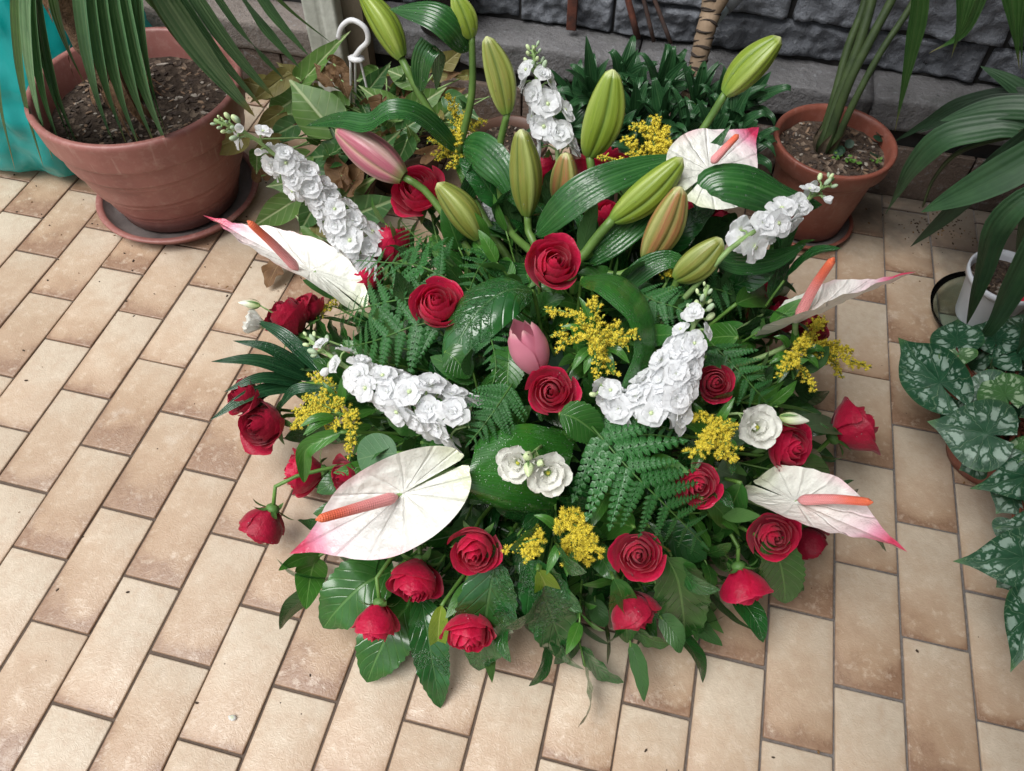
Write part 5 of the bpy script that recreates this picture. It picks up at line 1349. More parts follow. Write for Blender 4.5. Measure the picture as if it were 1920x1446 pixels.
# ---- goldenrod
def goldenrod(label, c, tips, seed=0, open_=0.5, br=6.0, fl=0.0019, spacing=.0038, leafy=True):
    """branchlets from point c to each tip; tiny florets crowd their upper two thirds"""
    rd_ = random.Random(seed)
    t = thing('goldenrod', label, 'goldenrod', c, 'yellow goldenrod sprays')
    st = MB(); fo = MB()
    e = DC + (c - DC) * .35
    tube(st, [e, c.lerp(e, .5) + Vector((0, 0, -.01)), c], .0028, .002, 8, 5)
    star = MB(); ball(star, (0, 0, 0), 1, 3, 5, (.8, .8, 1))
    for i in range(6):
        a = i * PI / 3; d = Vector((math.cos(a), math.sin(a), .5))
        s0 = len(star.v); p = Vector((-math.sin(a), math.cos(a), 0)) * .3
        for q in (p + d * .4, -p + d * .4, d * 1.9): star.vert(q)
        star.f.append((s0, s0 + 1, s0 + 2)); star.mi.append(0)
    bud = MB(); ball(bud, (0, 0, 0), 1, 3, 5, (.75, .75, 1.15))
    for tip, dens in tips:
        bend = Vector((rd_.uniform(-.012, .012), rd_.uniform(-.012, .012), rd_.uniform(.004, .02)))
        Q = spline([c, c.lerp(tip, .5) + bend, tip], 40); T = tangents(Q); L = sum((Q[i + 1] - Q[i]).length for i in range(39))
        tube(st, [Q[0], Q[13], Q[26], Q[39]], .0014, .0007, 8, 4, cap=False)
        def put(q, d, ax, a):
            o = rd_.random() < open_
            fo.add(star if o else bud, sc_(basis_z(q, (d + ax * .5), a), fl * rd_.uniform(.75, 1.15) * (1 if o else .85)), 0 if o else (1 if rd_.random() < .75 else 0))
        n = int(L * .75 / spacing * br * dens * .45)
        for i in range(n):
            s = .25 + .75 * (i + rd_.random()) / n; k = min(39, int(s * 39)); p = Q[k]
            rad = (.0062 * (1 - (s - .25) * .75) + .0015) * dens ** .5
            a = rd_.uniform(0, 6.3); A = T[k].orthogonal().normalized(); B = T[k].cross(A)
            d = (A * math.cos(a) + B * math.sin(a)); d = (d + (CC - p).normalized() * .35 + Vector((0, 0, .3))).normalized()
            put(p + d * rad * rd_.uniform(.5, 1.1), d, T[k], a)
        m_ = int(L / .0055 * (0.6 + .5 * dens))
        for i in range(m_):                                 # feathery side twigs
            s = .22 + .7 * (i + rd_.random()) / m_; k = min(38, int(s * 39)); p = Q[k]
            a = rd_.uniform(0, 6.3); A = T[k].orthogonal().normalized(); B = T[k].cross(A)
            d = ((A * math.cos(a) + B * math.sin(a)) + T[k] * .55 + Vector((0, 0, .25))).normalized()
            l = (.020 * (1 - s * .6)) * rd_.uniform(.6, 1.25) * dens ** .4
            tube(st, [p, p + d * l], .0005, .0003, 3, 3, cap=False)
            nn = max(3, int(l / .0017))
            for j in range(nn):
                q = p + d * l * (.25 + .8 * j / nn) + Vector((rd_.uniform(-1, 1), rd_.uniform(-1, 1), rd_.uniform(-.4, 1))) * .0018
                put(q, Vector((rd_.uniform(-.6, .6), rd_.uniform(-.6, .6), .8)).normalized(), d, rd_.uniform(0, 6))
    link('stem', st.mesh('stem', M_STEM), t)
    tag(link('florets', fo.mesh('florets', [M_YEL, M_YELB]), t), kind='stuff')
    if leafy:
        for i in range(7):
            a = rd_.uniform(0, 6.3); d = (CR * math.cos(a) + CD * math.sin(a) + (CC - c).normalized() * .25).normalized()
            p = c + d * .012; q = c + d * rd_.uniform(.04, .065)
            leaf_part(t, [p, p.lerp(q, .5) + Vector((0, 0, .008)), q], .013, Vector((0, -.3, 1)), M_MIDLEAF, 'leaf', pf='lance', fold=.3, nu=10, nv=5)
    return t
def tips(k, *a): return [(PD(x, y, kk), d) for (x, y, kk, d) in a]
goldenrod('goldenrod spray like a yellow star in the middle, right of the opening pink lily', PD(1118, 640, 1.07),
    tips(0, (1120, 560, 1.17, 1.3), (1085, 585, 1.14, 1), (1018, 580, 1.13, .7), (1030, 630, 1.10, .6), (1040, 660, 1.08, .7), (1160, 600, 1.14, 1), (1200, 635, 1.12, .8), (1180, 660, 1.10, .6), (1120, 690, 1.1, .8), (1115, 715, 1.05, .6), (1160, 708, 1.06, .7), (1110, 625, 1.17, 1.6), (1130, 655, 1.15, 1.5)), 1, .5)
goldenrod('tall goldenrod spray at upper left behind the forked lily stem', PY(850, 300, .40),
    [(PY(838, 175, .45), 1.4), (PY(870, 205, .44), 1), (PY(915, 225, .44), .7), (PY(812, 240, .42), .7), (PY(800, 265, .40), .6), (PY(830, 290, .38), .8), (PY(900, 255, .42), .6), (PY(838, 320, .36), .7), (PY(815, 300, .38), .7), (PY(865, 245, .42), .8)], 2, .45)
goldenrod('bright goldenrod spray at the back right of the tall central bud', PY(1235, 315, .36),
    [(PY(1232, 218, .42), 1.8), (PY(1250, 240, .41), 1.6), (PY(1180, 235, .40), 1.2), (PY(1170, 255, .39), 1.2), (PY(1280, 270, .38), 1.2), (PY(1245, 265, .39), 1.4), (PY(1230, 285, .37), 1.2)], 3, .9)
goldenrod('sparse goldenrod twig lying over the red rose at the back', PY(1195, 312, .33),
    [(PY(1118, 297, .34), .6), (PY(1145, 308, .33), .8), (PY(1170, 315, .33), .8)], 4, .3, leafy=False)
goldenrod('goldenrod spray at the right edge with a drooping tip over the tiles', PD(1490, 660, 1.02),
    tips(0, (1545, 605, 1.10, 1.2), (1600, 660, 1.10, 1.1), (1635, 690, 1.08, 1), (1560, 680, 1.06, .9), (1580, 710, 1.05, .9), (1530, 735, 1.03, .9), (1495, 640, 1.10, 1.4), (1470, 690, 1.03, .7), (1455, 710, 1.01, .7), (1520, 640, 1.12, 1.2), (1510, 700, 1.03, .7)), 5, .7)
goldenrod('goldenrod spray at the left edge above the middle left stock', PD(640, 775, 1.04),
    tips(0, (578, 700, 1.13, 1.1), (548, 770, 1.11, 1.1), (545, 800, 1.09, .9), (600, 735, 1.12, 1), (590, 790, 1.08, 1), (610, 815, 1.06, .8), (650, 850, 1.05, .8), (670, 775, 1.09, .8), (625, 760, 1.11, 1), (570, 745, 1.11, 1), (655, 865, 1.04, .6)), 6, .45)
goldenrod('golden yellow spray at right below the front stock spike', PD(1330, 820, 1.02),
    tips(0, (1370, 790, 1.10, 1.3), (1385, 800, 1.09, 1.2), (1330, 790, 1.09, 1), (1290, 790, 1.06, .7), (1310, 855, 1.08, 1), (1345, 860, 1.08, 1.2), (1375, 870, 1.07, 1.2), (1340, 835, 1.10, 1.3), (1280, 850, 1.06, .7), (1360, 840, 1.09, 1.2)), 7, .75)
goldenrod('goldenrod tuft at the bottom in front of the folded leaf', PD(1060, 1000, 1.01),
    tips(0, (1085, 965, 1.08, 1.2), (1060, 965, 1.07, 1), (1040, 1000, 1.08, 1), (1100, 1005, 1.09, 1.6), (1120, 1020, 1.08, 1.4), (1090, 1045, 1.06, 1.5), (1110, 1060, 1.05, 1.2), (1070, 1060, 1.05, 1.2), (1130, 1045, 1.06, .8), (1080, 1020, 1.09, 1.6)), 8, .95)
goldenrod('small goldenrod twig left of the bottom tuft', PD(1020, 1020, 1.0),
    tips(0, (940, 1032, 1.04, .8), (975, 1022, 1.05, .9), (1000, 1045, 1.04, 1), (985, 1050, 1.03, 1)), 9, .7, leafy=False)
goldenrod('goldenrod bits showing under the left anthurium', PD(640, 580, .97),
    tips(0, (600, 585, 1.0, .7), (625, 555, 1.0, .7), (590, 600, .99, .6), (640, 540, 1.0, .6)), 10, .3, leafy=False)
goldenrod('tiny goldenrod twig in the shade under the right lily bud', PD(1250, 530, .96),
    tips(0, (1225, 515, .98, .6), (1255, 515, .98, .6)), 11, .4, leafy=False)

# ---- lisianthus
def lisi_petal(L, w, tilt, seed, ruff=.1):
    mb = MB()
    def fn(x, v):
        u = x * 2 - 1
        hw = w / 2 * min(1, .3 + v * 1.1) * math.sqrt(max(.04, 1 - max(0, (v - .55) / .47) ** 2))
        z = ruff * (noise.noise(Vector((u * 2 + seed, v * 2, seed))) + .5 * math.sin(u * 7 + seed)) * v * v + .25 * u * u * v
        return (u * hw, v * L * math.cos(tilt) - z * math.sin(tilt) * .4, v * L * math.sin(tilt) + z * math.cos(tilt) - .2 * max(0, v - .7) ** 2 * L), (x, v)
    mb.grid(fn, 9, 9); return mb
def lisianthus(label, blooms, buds_, fork, seed=0):
    rd_ = random.Random(seed)
    t = thing('lisianthus', label, 'lisianthus', fork, 'white lisianthus stems')
    st = MB(); e = DC + (fork - DC) * .4; tube(st, [e, e.lerp(fork, .6), fork], .0022, .002, 8, 5)
    for (c, f, r, op) in blooms:
        f = f.normalized(); b = c - f * r * .5
        for ring, (n, l, w, tl) in enumerate(((5, 1.0, 1.0, 1.25 - op), (5, .85, .9, 1.38 - op * .7), (4, .6, .65, 1.45 - op * .45))):
            for i in range(n):
                me = lisi_petal(l, w, tl + rd_.uniform(-.1, .1), rd_.uniform(0, 30), .13).mesh('petal', M_LISI)
                link('petal', me, t, sc_(basis_z(b, f, i * 2 * PI / n + ring * .6 + rd_.uniform(-.15, .15)), r) @ Matrix.Translation((0, .08, 0)))
        q = MB(); ball(q, (0, 0, .18), .09, 4, 8, (1, 1, 1.4)); link('centre', q.mesh('centre', M_YELB), t, sc_(basis_z(b, f), r))
        q = MB(); ball(q, (0, 0, 0), .20, 4, 8, (1, 1, .9)); link('calyx', q.mesh('calyx', M_PALESTEM), t, sc_(basis_z(b, f), r))
        tube(st, [fork, fork.lerp(b, .6) - f * .012, b - f * r * .1], .0018, .0016, 8, 5)
    for (c, f, l, w) in buds_:
        f = f.normalized(); q = MB()
        def fn(x, v):
            a = x * 2 * PI; r = .5 * math.sin(PI * (0.1 + .86 * v)) ** .85 * (1 + .08 * math.sin(a * 3 + v * 5)) * (1 - .35 * v)
            return (r * math.cos(a), r * math.sin(a), v), (x, v)
        q.grid(fn, 17, 10); link('bud', q.mesh('bud', M_PALEBUD if l < .03 else M_BUDW), t, basis_z(c - f * l * .5, f) @ Matrix.Diagonal((w, w, l, 1)))
        for i in range(4):
            a = i * PI / 2; d = Vector((math.cos(a), math.sin(a), 0)); rb = MB()
            ribbon(rb, [d * .25, d * .52 + Vector((0, 0, .25)), d * .60 + Vector((0, 0, .6))], .18, d, 'lance', .1, 6, 3)
            link('sepal', rb.mesh('sepal', M_SEPAL), t, basis_z(c - f * l * .5, f) @ Matrix.Diagonal((w, w, l, 1)))
        tube(st, [fork, fork.lerp(c, .55) - f * .01, c - f * l * .48], .0014, .0013, 8, 5)
    link('stem', st.mesh('stem', M_PALESTEM), t)
def budw():
    m = NT('white_green_bud'); u, v = m.uv()
    c = m.ramp(v, [(0.0, (.35, .50, .15)), (.35, (.62, .70, .42)), (.7, (.82, .84, .72))])
    return m.done(m.principled(c, .45, None, .4), (.8, .85, .6), .2)
M_BUDW = budw()
c = PD(476, 604, 1.24)
lisianthus('white lisianthus cup with a pointed bud sticking out left over the tiles', [(c, camdir(-.85, -.25, .35, c), .032, .25)], [(PD(467, 570, 1.26), camdir(-1, -.12, .1, c), .034, .016)], PD(575, 625, 1.12), 1)
a, b = PD(966, 870, 1.17), PD(1029, 891, 1.17)
lisianthus('pair of open white lisianthus blooms with green buds on the folded broad leaf', [(a, camdir(-.35, .15, .9, a), .027, .70), (b, camdir(.1, .25, .95, b), .030, .75)], [(PD(990, 855, 1.20), camdir(.0, -.2, 1, a), .017, .014), (PD(991, 881, 1.20), camdir(0, .8, .6, a), .02, .014), (PD(1014, 868, 1.19), camdir(.3, -.3, .8, a), .013, .011)], PD(1003, 845, 1.10), 2)
c = PD(1424, 800, 1.08)
lisianthus('ruffled white lisianthus bloom with a green white bud at right above a rose', [(c, camdir(.3, -.1, .9, c), .034, .6)], [(PD(1489, 786, 1.10), camdir(1, .12, .2, c), .038, .02)], PD(1385, 775, 1.0), 3)
c = PD(1470, 545, 1.04)
lisianthus('single pale green lisianthus bud behind the right edge anthurium', [], [(c, camdir(.75, -.6, .2, c), .036, .017)], PD(1430, 590, .98), 4)

# ================================================================== PLANTS AND THINGS BEHIND AND BESIDE THE BOUQUET
# ---- fan palm in the big pot
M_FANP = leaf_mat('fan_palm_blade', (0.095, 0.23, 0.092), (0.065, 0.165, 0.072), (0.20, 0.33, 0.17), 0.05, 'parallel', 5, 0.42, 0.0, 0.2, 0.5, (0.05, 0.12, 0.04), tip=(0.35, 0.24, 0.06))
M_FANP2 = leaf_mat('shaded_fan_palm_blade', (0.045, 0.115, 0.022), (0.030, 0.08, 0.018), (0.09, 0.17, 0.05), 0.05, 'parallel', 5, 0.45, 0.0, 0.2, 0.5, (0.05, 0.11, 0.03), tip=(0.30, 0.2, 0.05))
M_FIBRE = plain('brown_palm_fibre', (0.24, 0.14, 0.075), (0.11, 0.06, 0.035), 60, 0.95, 0.9, 160, dist=.006)
M_TRUNKF = plain('fibrous_trunk', (0.20, 0.12, 0.065), (0.09, 0.052, 0.03), 40, 0.95, 1.0, 120, dist=.01)
tp0 = Vector((-.09, .555, .23))
t = thing('fan_palm', 'fan palm with long pleated green blades hanging over the big pot at left', 'palm', tp0)
mb = MB(); tube(mb, [tp0 + Vector((0, 0, -.02)), tp0 + Vector((-.01, 0, .10)), tp0 + Vector((-.03, -.01, .25)), tp0 + Vector((-.05, -.02, .42))], .04, .03, 16, 14, rfn=lambda s: .038 - .008 * s + .004 * math.sin(s * 40))
link('trunk', mb.mesh('trunk', M_TRUNKF), t)
rd = random.Random(4)
for i in range(26):
    a = rd.uniform(0, 2 * PI); h = rd.uniform(.02, .3)
    p = tp0 + Vector((math.cos(a) * .036 - .03 * h * 2, math.sin(a) * .036, h)); d = Vector((math.cos(a), math.sin(a), 0))
    mb = MB(); ribbon(mb, [p, p + d * .02 + Vector((0, 0, -.03)), p + d * rd.uniform(.02, .06) + Vector((rd.uniform(-.02, .02), 0, -rd.uniform(.05, .1)))], rd.uniform(.008, .02), d, 'blade', .2, 8, 3, wave=.3)
    link('leaf_sheath', mb.mesh('leaf_sheath', M_FIBRE), t)
# old cut petioles in the pot
for (a, b, w) in (((214, 130), (285, 255), .014), ((205, 150), (262, 262), .010), ((245, 170), (300, 235), .012), ((225, 190), (250, 265), .007)):
    A, B = PY(*a, .50), PZ(*b, .235); mb = MB()
    ribbon(mb, [A, A.lerp(B, .5) + Vector((0, -.01, .012)), B], w, Vector((0, -.6, .8)), 'strap', .5, 10, 5); link('dead_petiole', mb.mesh('dead_petiole', M_FIBRE), t)
def fan(parent, crown, segs, mat, w, name='fan_leaf'):
    """a fan leaf: every segment a blade of its own from the crown point"""
    mb = MB(); e = tp0 + Vector((-.05, -.02, .42)); tube(mb, [e, e.lerp(crown, .5) + Vector((0, 0, .04)), crown], .006, .005, 10, 6)
    f = link(name, mb.mesh(name, M_STEM), parent)
    for sgm in segs:
        pts, ww, m_ = sgm
        q = MB(); ribbon(q, pts, ww, VUP, lambda t: min(1, .6 + 1.2 * t) * min(1, max(0, (1 - t)) / .50) ** .75, .30, 30, 5)
        link('segment', q.mesh('segment', m_), f)
def seg(top, tip, yt, yb, w, m_=M_FANP, bow=.03):
    A = PY(*top, yt); B = PY(*tip, yb)
    return ([A, A.lerp(B, .33) + Vector((0, -bow * .6, bow * .6)), A.lerp(B, .66) + Vector((0, -bow * .7, bow * .5)), B], w, m_)
cA = PY(60, -230, .36)
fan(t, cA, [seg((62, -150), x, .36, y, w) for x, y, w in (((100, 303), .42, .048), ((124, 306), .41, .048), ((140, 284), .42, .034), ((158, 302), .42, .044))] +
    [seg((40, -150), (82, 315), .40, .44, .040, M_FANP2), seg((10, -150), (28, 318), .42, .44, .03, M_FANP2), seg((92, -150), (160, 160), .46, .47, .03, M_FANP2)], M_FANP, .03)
cB = PY(215, -250, .36)
fan(t, cB, [seg((150 + i * 16, -170), x, .37 - i * .003, .44 - i * .006, w) for i, (x, w) in enumerate((((219, 288), .050), ((241, 280), .050), ((268, 292), .050), ((296, 284), .050), ((321, 290), .050)))] +
    [seg((250, -170), (300, 230), .355, .41, .022), seg((265, -170), (312, 255), .35, .41, .022)], M_FANP, .03)
cC = PY(260, -260, .40)
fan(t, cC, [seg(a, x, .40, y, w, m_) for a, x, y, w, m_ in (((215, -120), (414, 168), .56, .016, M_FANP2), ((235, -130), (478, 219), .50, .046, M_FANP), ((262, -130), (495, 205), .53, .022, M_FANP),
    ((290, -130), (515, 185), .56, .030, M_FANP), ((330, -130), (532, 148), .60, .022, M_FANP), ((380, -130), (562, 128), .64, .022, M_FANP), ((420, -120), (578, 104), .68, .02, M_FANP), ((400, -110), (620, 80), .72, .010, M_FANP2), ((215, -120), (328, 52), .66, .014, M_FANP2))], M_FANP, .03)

# ---- teal plastic bag
def bag_mat():
    m = NT('teal_plastic_film'); tc = m.n('TexCoord').outputs['Object']
    n = m.noise(3, 2, 0.5, tc, 0.2)
    c = m.mix(m.ramp(n, [(.35, 0), (.7, 1)]), (0.005, 0.36, 0.34), (0.004, 0.25, 0.24))
    nor = m.bump(m.noise(14, 2, .5, tc, .6), .25, .008)
    return m.done(m.principled(c, .25, nor, .5), (0.01, 0.5, 0.46), .25, nor)
t = thing('plastic_bag', 'teal plastic bag standing crumpled on the tiles left of the big palm pot', 'bag', (-.42, .70, 0))
mb = MB()
def bagf(u, v):
    a = u * 2 * PI
    ca, sa = math.cos(a), math.sin(a)
    R = .215 / (abs(ca) ** 3 + abs(sa) ** 3) ** (1 / 3)
    z = .40 * v
    R *= (0.92 + .12 * math.sin(min(1, v * 1.2) * PI)) * (1 - .28 * max(0, v - .6) / .4)
    if v < .06: R *= .88 + .12 * (v / .06)
    f = noise.fractal(Vector((ca * 2.2, sa * 2.2, v * 2.4)), 1, 2, 3)
    cr = 1.2 * abs(noise.noise(Vector((ca * 3.1 + 4, sa * 3.1, v * 3.0 + 2)))) + .6 * abs(noise.noise(Vector((ca * 6 + 1, sa * 6, v * 6))))
    R *= 1 + .08 * f + .11 * (cr - .35)
    return (-.43 + R * ca, .71 + R * sa, z + .012 * f * v), (u, v)
mb.grid(bagf, 121, 46)
link('film', mb.mesh('film', bag_mat()), t)
mb = MB(); ball(mb, (-.43, .71, .2), .17, 10, 14, (1, 1, 1.05)); link('contents', mb.mesh('contents', plain('dark_contents', (.02, .05, .05), None, 10)), t)

# ---- yellowing syngonium behind the left stock spike
M_SYN = leaf_mat('variegated_arrow_leaf', (0.12, 0.24, 0.05), (0.085, 0.18, 0.04), (0.44, 0.52, 0.27), 0.04, 'pinnate', 6, 0.45, 0.0, 0.25, 0.4, (0.12, 0.2, 0.07))
M_SYN2 = leaf_mat('pale_veined_arrow_leaf', (0.050, 0.155, 0.035), (0.035, 0.11, 0.03), (0.28, 0.38, 0.18), 0.05, 'pinnate', 4, 0.42, 0.0, 0.25, 0.4, (0.10, 0.18, 0.06))
M_BROWNL = leaf_mat('dead_brown_leaf', (0.22, 0.125, 0.055), (0.13, 0.07, 0.035), (0.28, 0.18, 0.09), 0.03, 'pinnate', 5, 0.75, 0.0, 0.25, 0.8, (0.2, 0.12, 0.06))
M_OLIVEL = leaf_mat('yellowing_olive_leaf', (0.20, 0.19, 0.045), (0.15, 0.12, 0.035), (0.30, 0.28, 0.12), 0.03, 'pinnate', 5, 0.6, 0.0, 0.25, 0.6, (0.2, 0.17, 0.06))
sc0 = Vector((.42, .74, 0))
potp = thing('hanging_pot', 'brown plastic hanging pot with a white hook, hidden under the yellowing variegated plant', 'hanging pot', sc0)
mb = MB(); lathe(mb, [(0, .002), (.075, .002), (.10, .10), (.107, .103), (.107, .118), (.100, .118), (.092, .10), (0, .095)], 40)
M_POT3 = plain('dull_brown_plastic', (.13, .07, .05), (.09, .05, .04), 12, .5, .15)
link('body', mb.mesh('body', M_POT3), potp, Matrix.Translation(sc0))
soil(potp, sc0, .09, .103, M_SOIL, 77, 60)
M_HOOK = plain('white_hook_plastic', (.72, .73, .74), (.6, .61, .62), 20, .35, .08)
hp = [PY(690, 105, .66), PY(700, 85, .66), PY(688, 58, .66), PY(660, 38, .66), PY(640, 52, .66), PY(633, 74, .66)]
mb = MB(); tube(mb, [PY(664, 108, .66), PY(676, 92, .66), PY(690, 76, .66), PY(684, 52, .66), PY(660, 38, .66), PY(641, 50, .66), PY(634, 72, .66)], .0054, .005, 34, 8)
link('hook', mb.mesh('hook', M_HOOK), potp)
mb = MB(); ball(mb, PY(668, 110, .66), .013, 5, 8, (1.4, 1, .5)); link('hook_plate', mb.mesh('hook_plate', M_HOOK), potp)
for a, b in (((657, 112), (659, 208)), ((666, 113), (667, 200)), ((675, 113), (702, 222))):
    mb = MB(); A = PY(*a, .66); B = PY(*b, .70 if b[0] < 680 else .66); tube(mb, [A, A.lerp(B, .5), B], .0024, .0024, 6, 6); link('strap', mb.mesh('strap', M_HOOK), potp)
syn = thing('syngonium', 'yellowing arrow-leaved plant with pale veined and dead brown leaves behind the left stock spike', 'plant', sc0 + Vector((0, 0, .11)))
def aleaf(parent, base, tip, w, y0, y1, mat, n=(0, -.3, 1), lobe=.35, stalk=True, root=None, crumple=.02, cup=.1, name='leaf'):
    A = PY(*base, y0); B = PY(*tip, y1); L = (B - A).length
    wv = w / PPM(A.lerp(B, .4))
    M = basis(A, B - A, camdir(*n, A))
    link(name, heart_mb(L, lobe * L, wv * 1.03, cup, .06, crumple * .6, 9, 40, 1, crumple, base[0] * .1, .02, 5).mesh(name, mat), parent, M)
    if stalk:
        r = root or (sc0 + Vector((random.uniform(-.05, .05), random.uniform(-.05, .05), .1)))
        mb = MB(); tube(mb, [A, A.lerp(r, .5) + Vector((0, .0, .02)), r], .0018, .0022, 8, 5); link('stalk', mb.mesh('stalk', M_PALESTEM), parent)
random.seed(77)
for a in (((565, 300), (512, 332), 46, .54, .52, M_SYN, (0, .1, 1)), ((545, 238), (498, 262), 42, .60, .58, M_SYN2, (0, 0, 1)), ((600, 445), (555, 405), 46, .46, .48, M_SYN, (.1, 0, 1)), ((650, 452), (700, 425), 44, .46, .48, M_SYN2, (0, .1, 1)), ((520, 215), (478, 240), 36, .62, .60, M_OLIVEL, (.2, 0, 1)), ((607, 225), (543, 148), 92, .60, .66, M_SYN, (.2, .0, 1)), ((545, 190), (497, 222), 62, .66, .62, M_SYN, (-.1, .1, 1)), ((576, 142), (645, 62), 44, .70, .72, M_SYN, (-.3, -.2, .8)),
          ((632, 290), (566, 296), 54, .55, .55, M_SYN2, (0, -.3, 1)), ((538, 385), (470, 428), 52, .50, .48, M_SYN, (0, 0, 1)), ((672, 400), (748, 372), 66, .50, .50, M_SYN2, (0, .1, 1)),
          ((628, 378), (700, 335), 60, .52, .52, M_SYN, (0, 0, 1)), ((735, 205), (672, 160), 46, .62, .66, M_SYN, (0, 0, 1)), ((780, 200), (835, 165), 50, .66, .70, M_SYN, (0, 0, 1)),
          ((770, 150), (720, 128), 44, .72, .74, M_SYN, (0, -.2, 1)), ((700, 290), (745, 250), 46, .56, .56, M_SYN2, (0, 0, 1)), ((760, 270), (740, 318), 40, .54, .52, M_SYN2, (.3, .1, 1)),
          ((560, 340), (500, 350), 50, .52, .5, M_SYN, (0, 0, 1)), ((600, 330), (640, 395), 56, .52, .48, M_SYN2, (0, .2, 1)), ((520, 270), (470, 285), 40, .58, .56, M_OLIVEL, (0, 0, 1)),
          ((500, 165), (450, 150), 44, .66, .66, M_OLIVEL, (0, 0, 1)), ((525, 150), (470, 192), 40, .66, .62, M_OLIVEL, (0, 0, 1)), ((555, 145), (520, 118), 36, .7, .7, M_OLIVEL, (0, 0, 1)),
          ((442, 262), (375, 288), 46, .50, .48, M_OLIVEL, (0, .1, 1)), ((830, 220), (880, 175), 50, .66, .70, M_SYN, (0, 0, 1)), ((850, 190), (900, 225), 40, .66, .64, M_SYN2, (0, 0, 1)),
          ((600, 420), (640, 450), 40, .48, .46, M_OLIVEL, (0, 0, 1)), ((590, 385), (560, 440), 44, .48, .46, M_SYN2, (0, 0, 1)), ((690, 170), (730, 120), 40, .72, .74, M_SYN2, (0, 0, 1)),
          ((640, 195), (600, 175), 40, .66, .68, M_SYN, (0, 0, 1)), ((820, 130), (870, 90), 46, .78, .80, M_OLIVEL, (0, 0, 1)), ((760, 240), (800, 215), 40, .6, .62, M_SYN2, (0, 0, 1))):
    aleaf(syn, a[0], a[1], a[2], a[3], a[4], a[5], a[6])
for a in (((640, 330), (615, 275), 50, .52, .55), ((660, 345), (690, 290), 44, .52, .55), ((620, 150), (590, 120), 40, .68, .70), ((640, 150), (655, 185), 36, .68, .66), ((625, 120), (660, 135), 34, .70, .7), ((715, 195), (700, 240), 34, .60, .58), ((490, 330), (480, 300), 34, .55, .56)):
    aleaf(syn, a[0], a[1], a[2], a[3], a[4], M_BROWNL, (random.uniform(-.5, .5), random.uniform(-.5, .3), 1), crumple=.11, cup=.3)
for i in range(46):
    px, py = random.uniform(470, 900), random.uniform(125, 300)
    if px < 560 and py < 150: continue
    y = .80 - .28 * (py - 125) / 175; a = random.uniform(0, 6.3); l = random.uniform(24, 42)
    aleaf(syn, (px, py), (px + math.cos(a) * l, py + math.sin(a) * l * .8), l * random.uniform(.6, .85), y, y + random.uniform(-.03, .03), random.choice([M_SYN, M_SYN, M_SYN2, M_OLIVEL, M_OLIVEL, M_BROWNL]), (random.uniform(-.4, .4), random.uniform(-.4, .3), 1), crumple=.05, cup=.2)
for i in range(16):                                   # bare thin stalks
    A = sc0 + Vector((random.uniform(-.08, .08), random.uniform(-.07, .07), .1)); B = A + Vector((random.uniform(-.12, .14), random.uniform(-.1, .08), random.uniform(.04, .14)))
    mb = MB(); tube(mb, [A, A.lerp(B, .5) + Vector((0, 0, .02)), B], .0018, .0012, 8, 5); link('stalk', mb.mesh('stalk', M_BROWNL if i % 3 == 0 else M_PALESTEM), syn)
# two low pots with more of it, behind and left of the bouquet
for c, lab in (((.33, .60), 'low dull pot left of the bouquet under the variegated leaves'), ((.66, .80), 'brown pot behind the left lilies under pale leaves')):
    pot(lab, c, [(0, .004), (.062, .004), (.078, .085), (.084, .088), (.084, .102), (.078, .102), (.072, .08)], M_POT3, .084, .072, M_SOIL, 13, chips=50)
# dry brown leaf on the tiles under the left anthurium
big_leaf('curled dry brown leaf on the tiles under the left anthurium', [PZ(548, 470, .05), PZ(520, 500, .03), PZ(500, 540, .012)], .055, Vector((0, 0, 1)), M_BROWNL, 'dry_leaf', stem=False, fold=.4, wave=.4, pf='ovate', nu=18, nv=9)

# ---- low dracaena behind the bouquet
M_DRA = leaf_mat('dark_dracaena_blade', (0.028, 0.10, 0.032), (0.017, 0.065, 0.024), (0.06, 0.14, 0.055), 0.04, 'parallel', 5, 0.28, 0.1, 0.12, 0.4, (0.02, 0.07, 0.025))
dc = Vector((.93, .80, 0))
pot('square-shouldered brown pot of the dark dracaena behind the bouquet', dc, [(0, .004), (.10, .004), (.128, .12), (.136, .124), (.136, .145), (.128, .145), (.118, .11)], M_POT3, .115, .118, M_SOIL, 21, chips=60)
dr = thing('dracaena', 'low dracaena with rosettes of dark green pointed leaves behind the bouquet', 'plant', dc + Vector((0, 0, .12)))
rd = random.Random(9)
def rosette(parent, c, axis, n, L, w, mat):
    st = MB(); e = dc + Vector(((c.x - dc.x) * .5, (c.y - dc.y) * .5, .11)); tube(st, [e, e.lerp(c, .6), c], .006, .005, 8, 6); link('stem', st.mesh('stem', M_STEM), parent)
    axis = axis.normalized(); A = axis.orthogonal().normalized(); B = axis.cross(A)
    for i in range(n):
        a = i * 2.399 + rd.uniform(-.2, .2); s = i / n; op = .15 + 1.15 * (1 - s) + rd.uniform(-.1, .1)
        rad = A * math.cos(a) + B * math.sin(a)
        d = axis * math.cos(op) + rad * math.sin(op); l = L * rd.uniform(.75, 1.1)
        p0 = c - axis * .03 * (1 - s)
        pts = [p0, p0 + d * l * .45 + axis * .012, p0 + d * l * .8 + axis * .008, p0 + d * l - axis * l * rd.uniform(0, .25)]
        leaf_part(parent, pts, w * rd.uniform(.85, 1.15), axis - rad * .6, mat, 'leaf', pf='lance', fold=rd.uniform(.25, .5), nu=14, nv=5, wave=.08, seed=a)
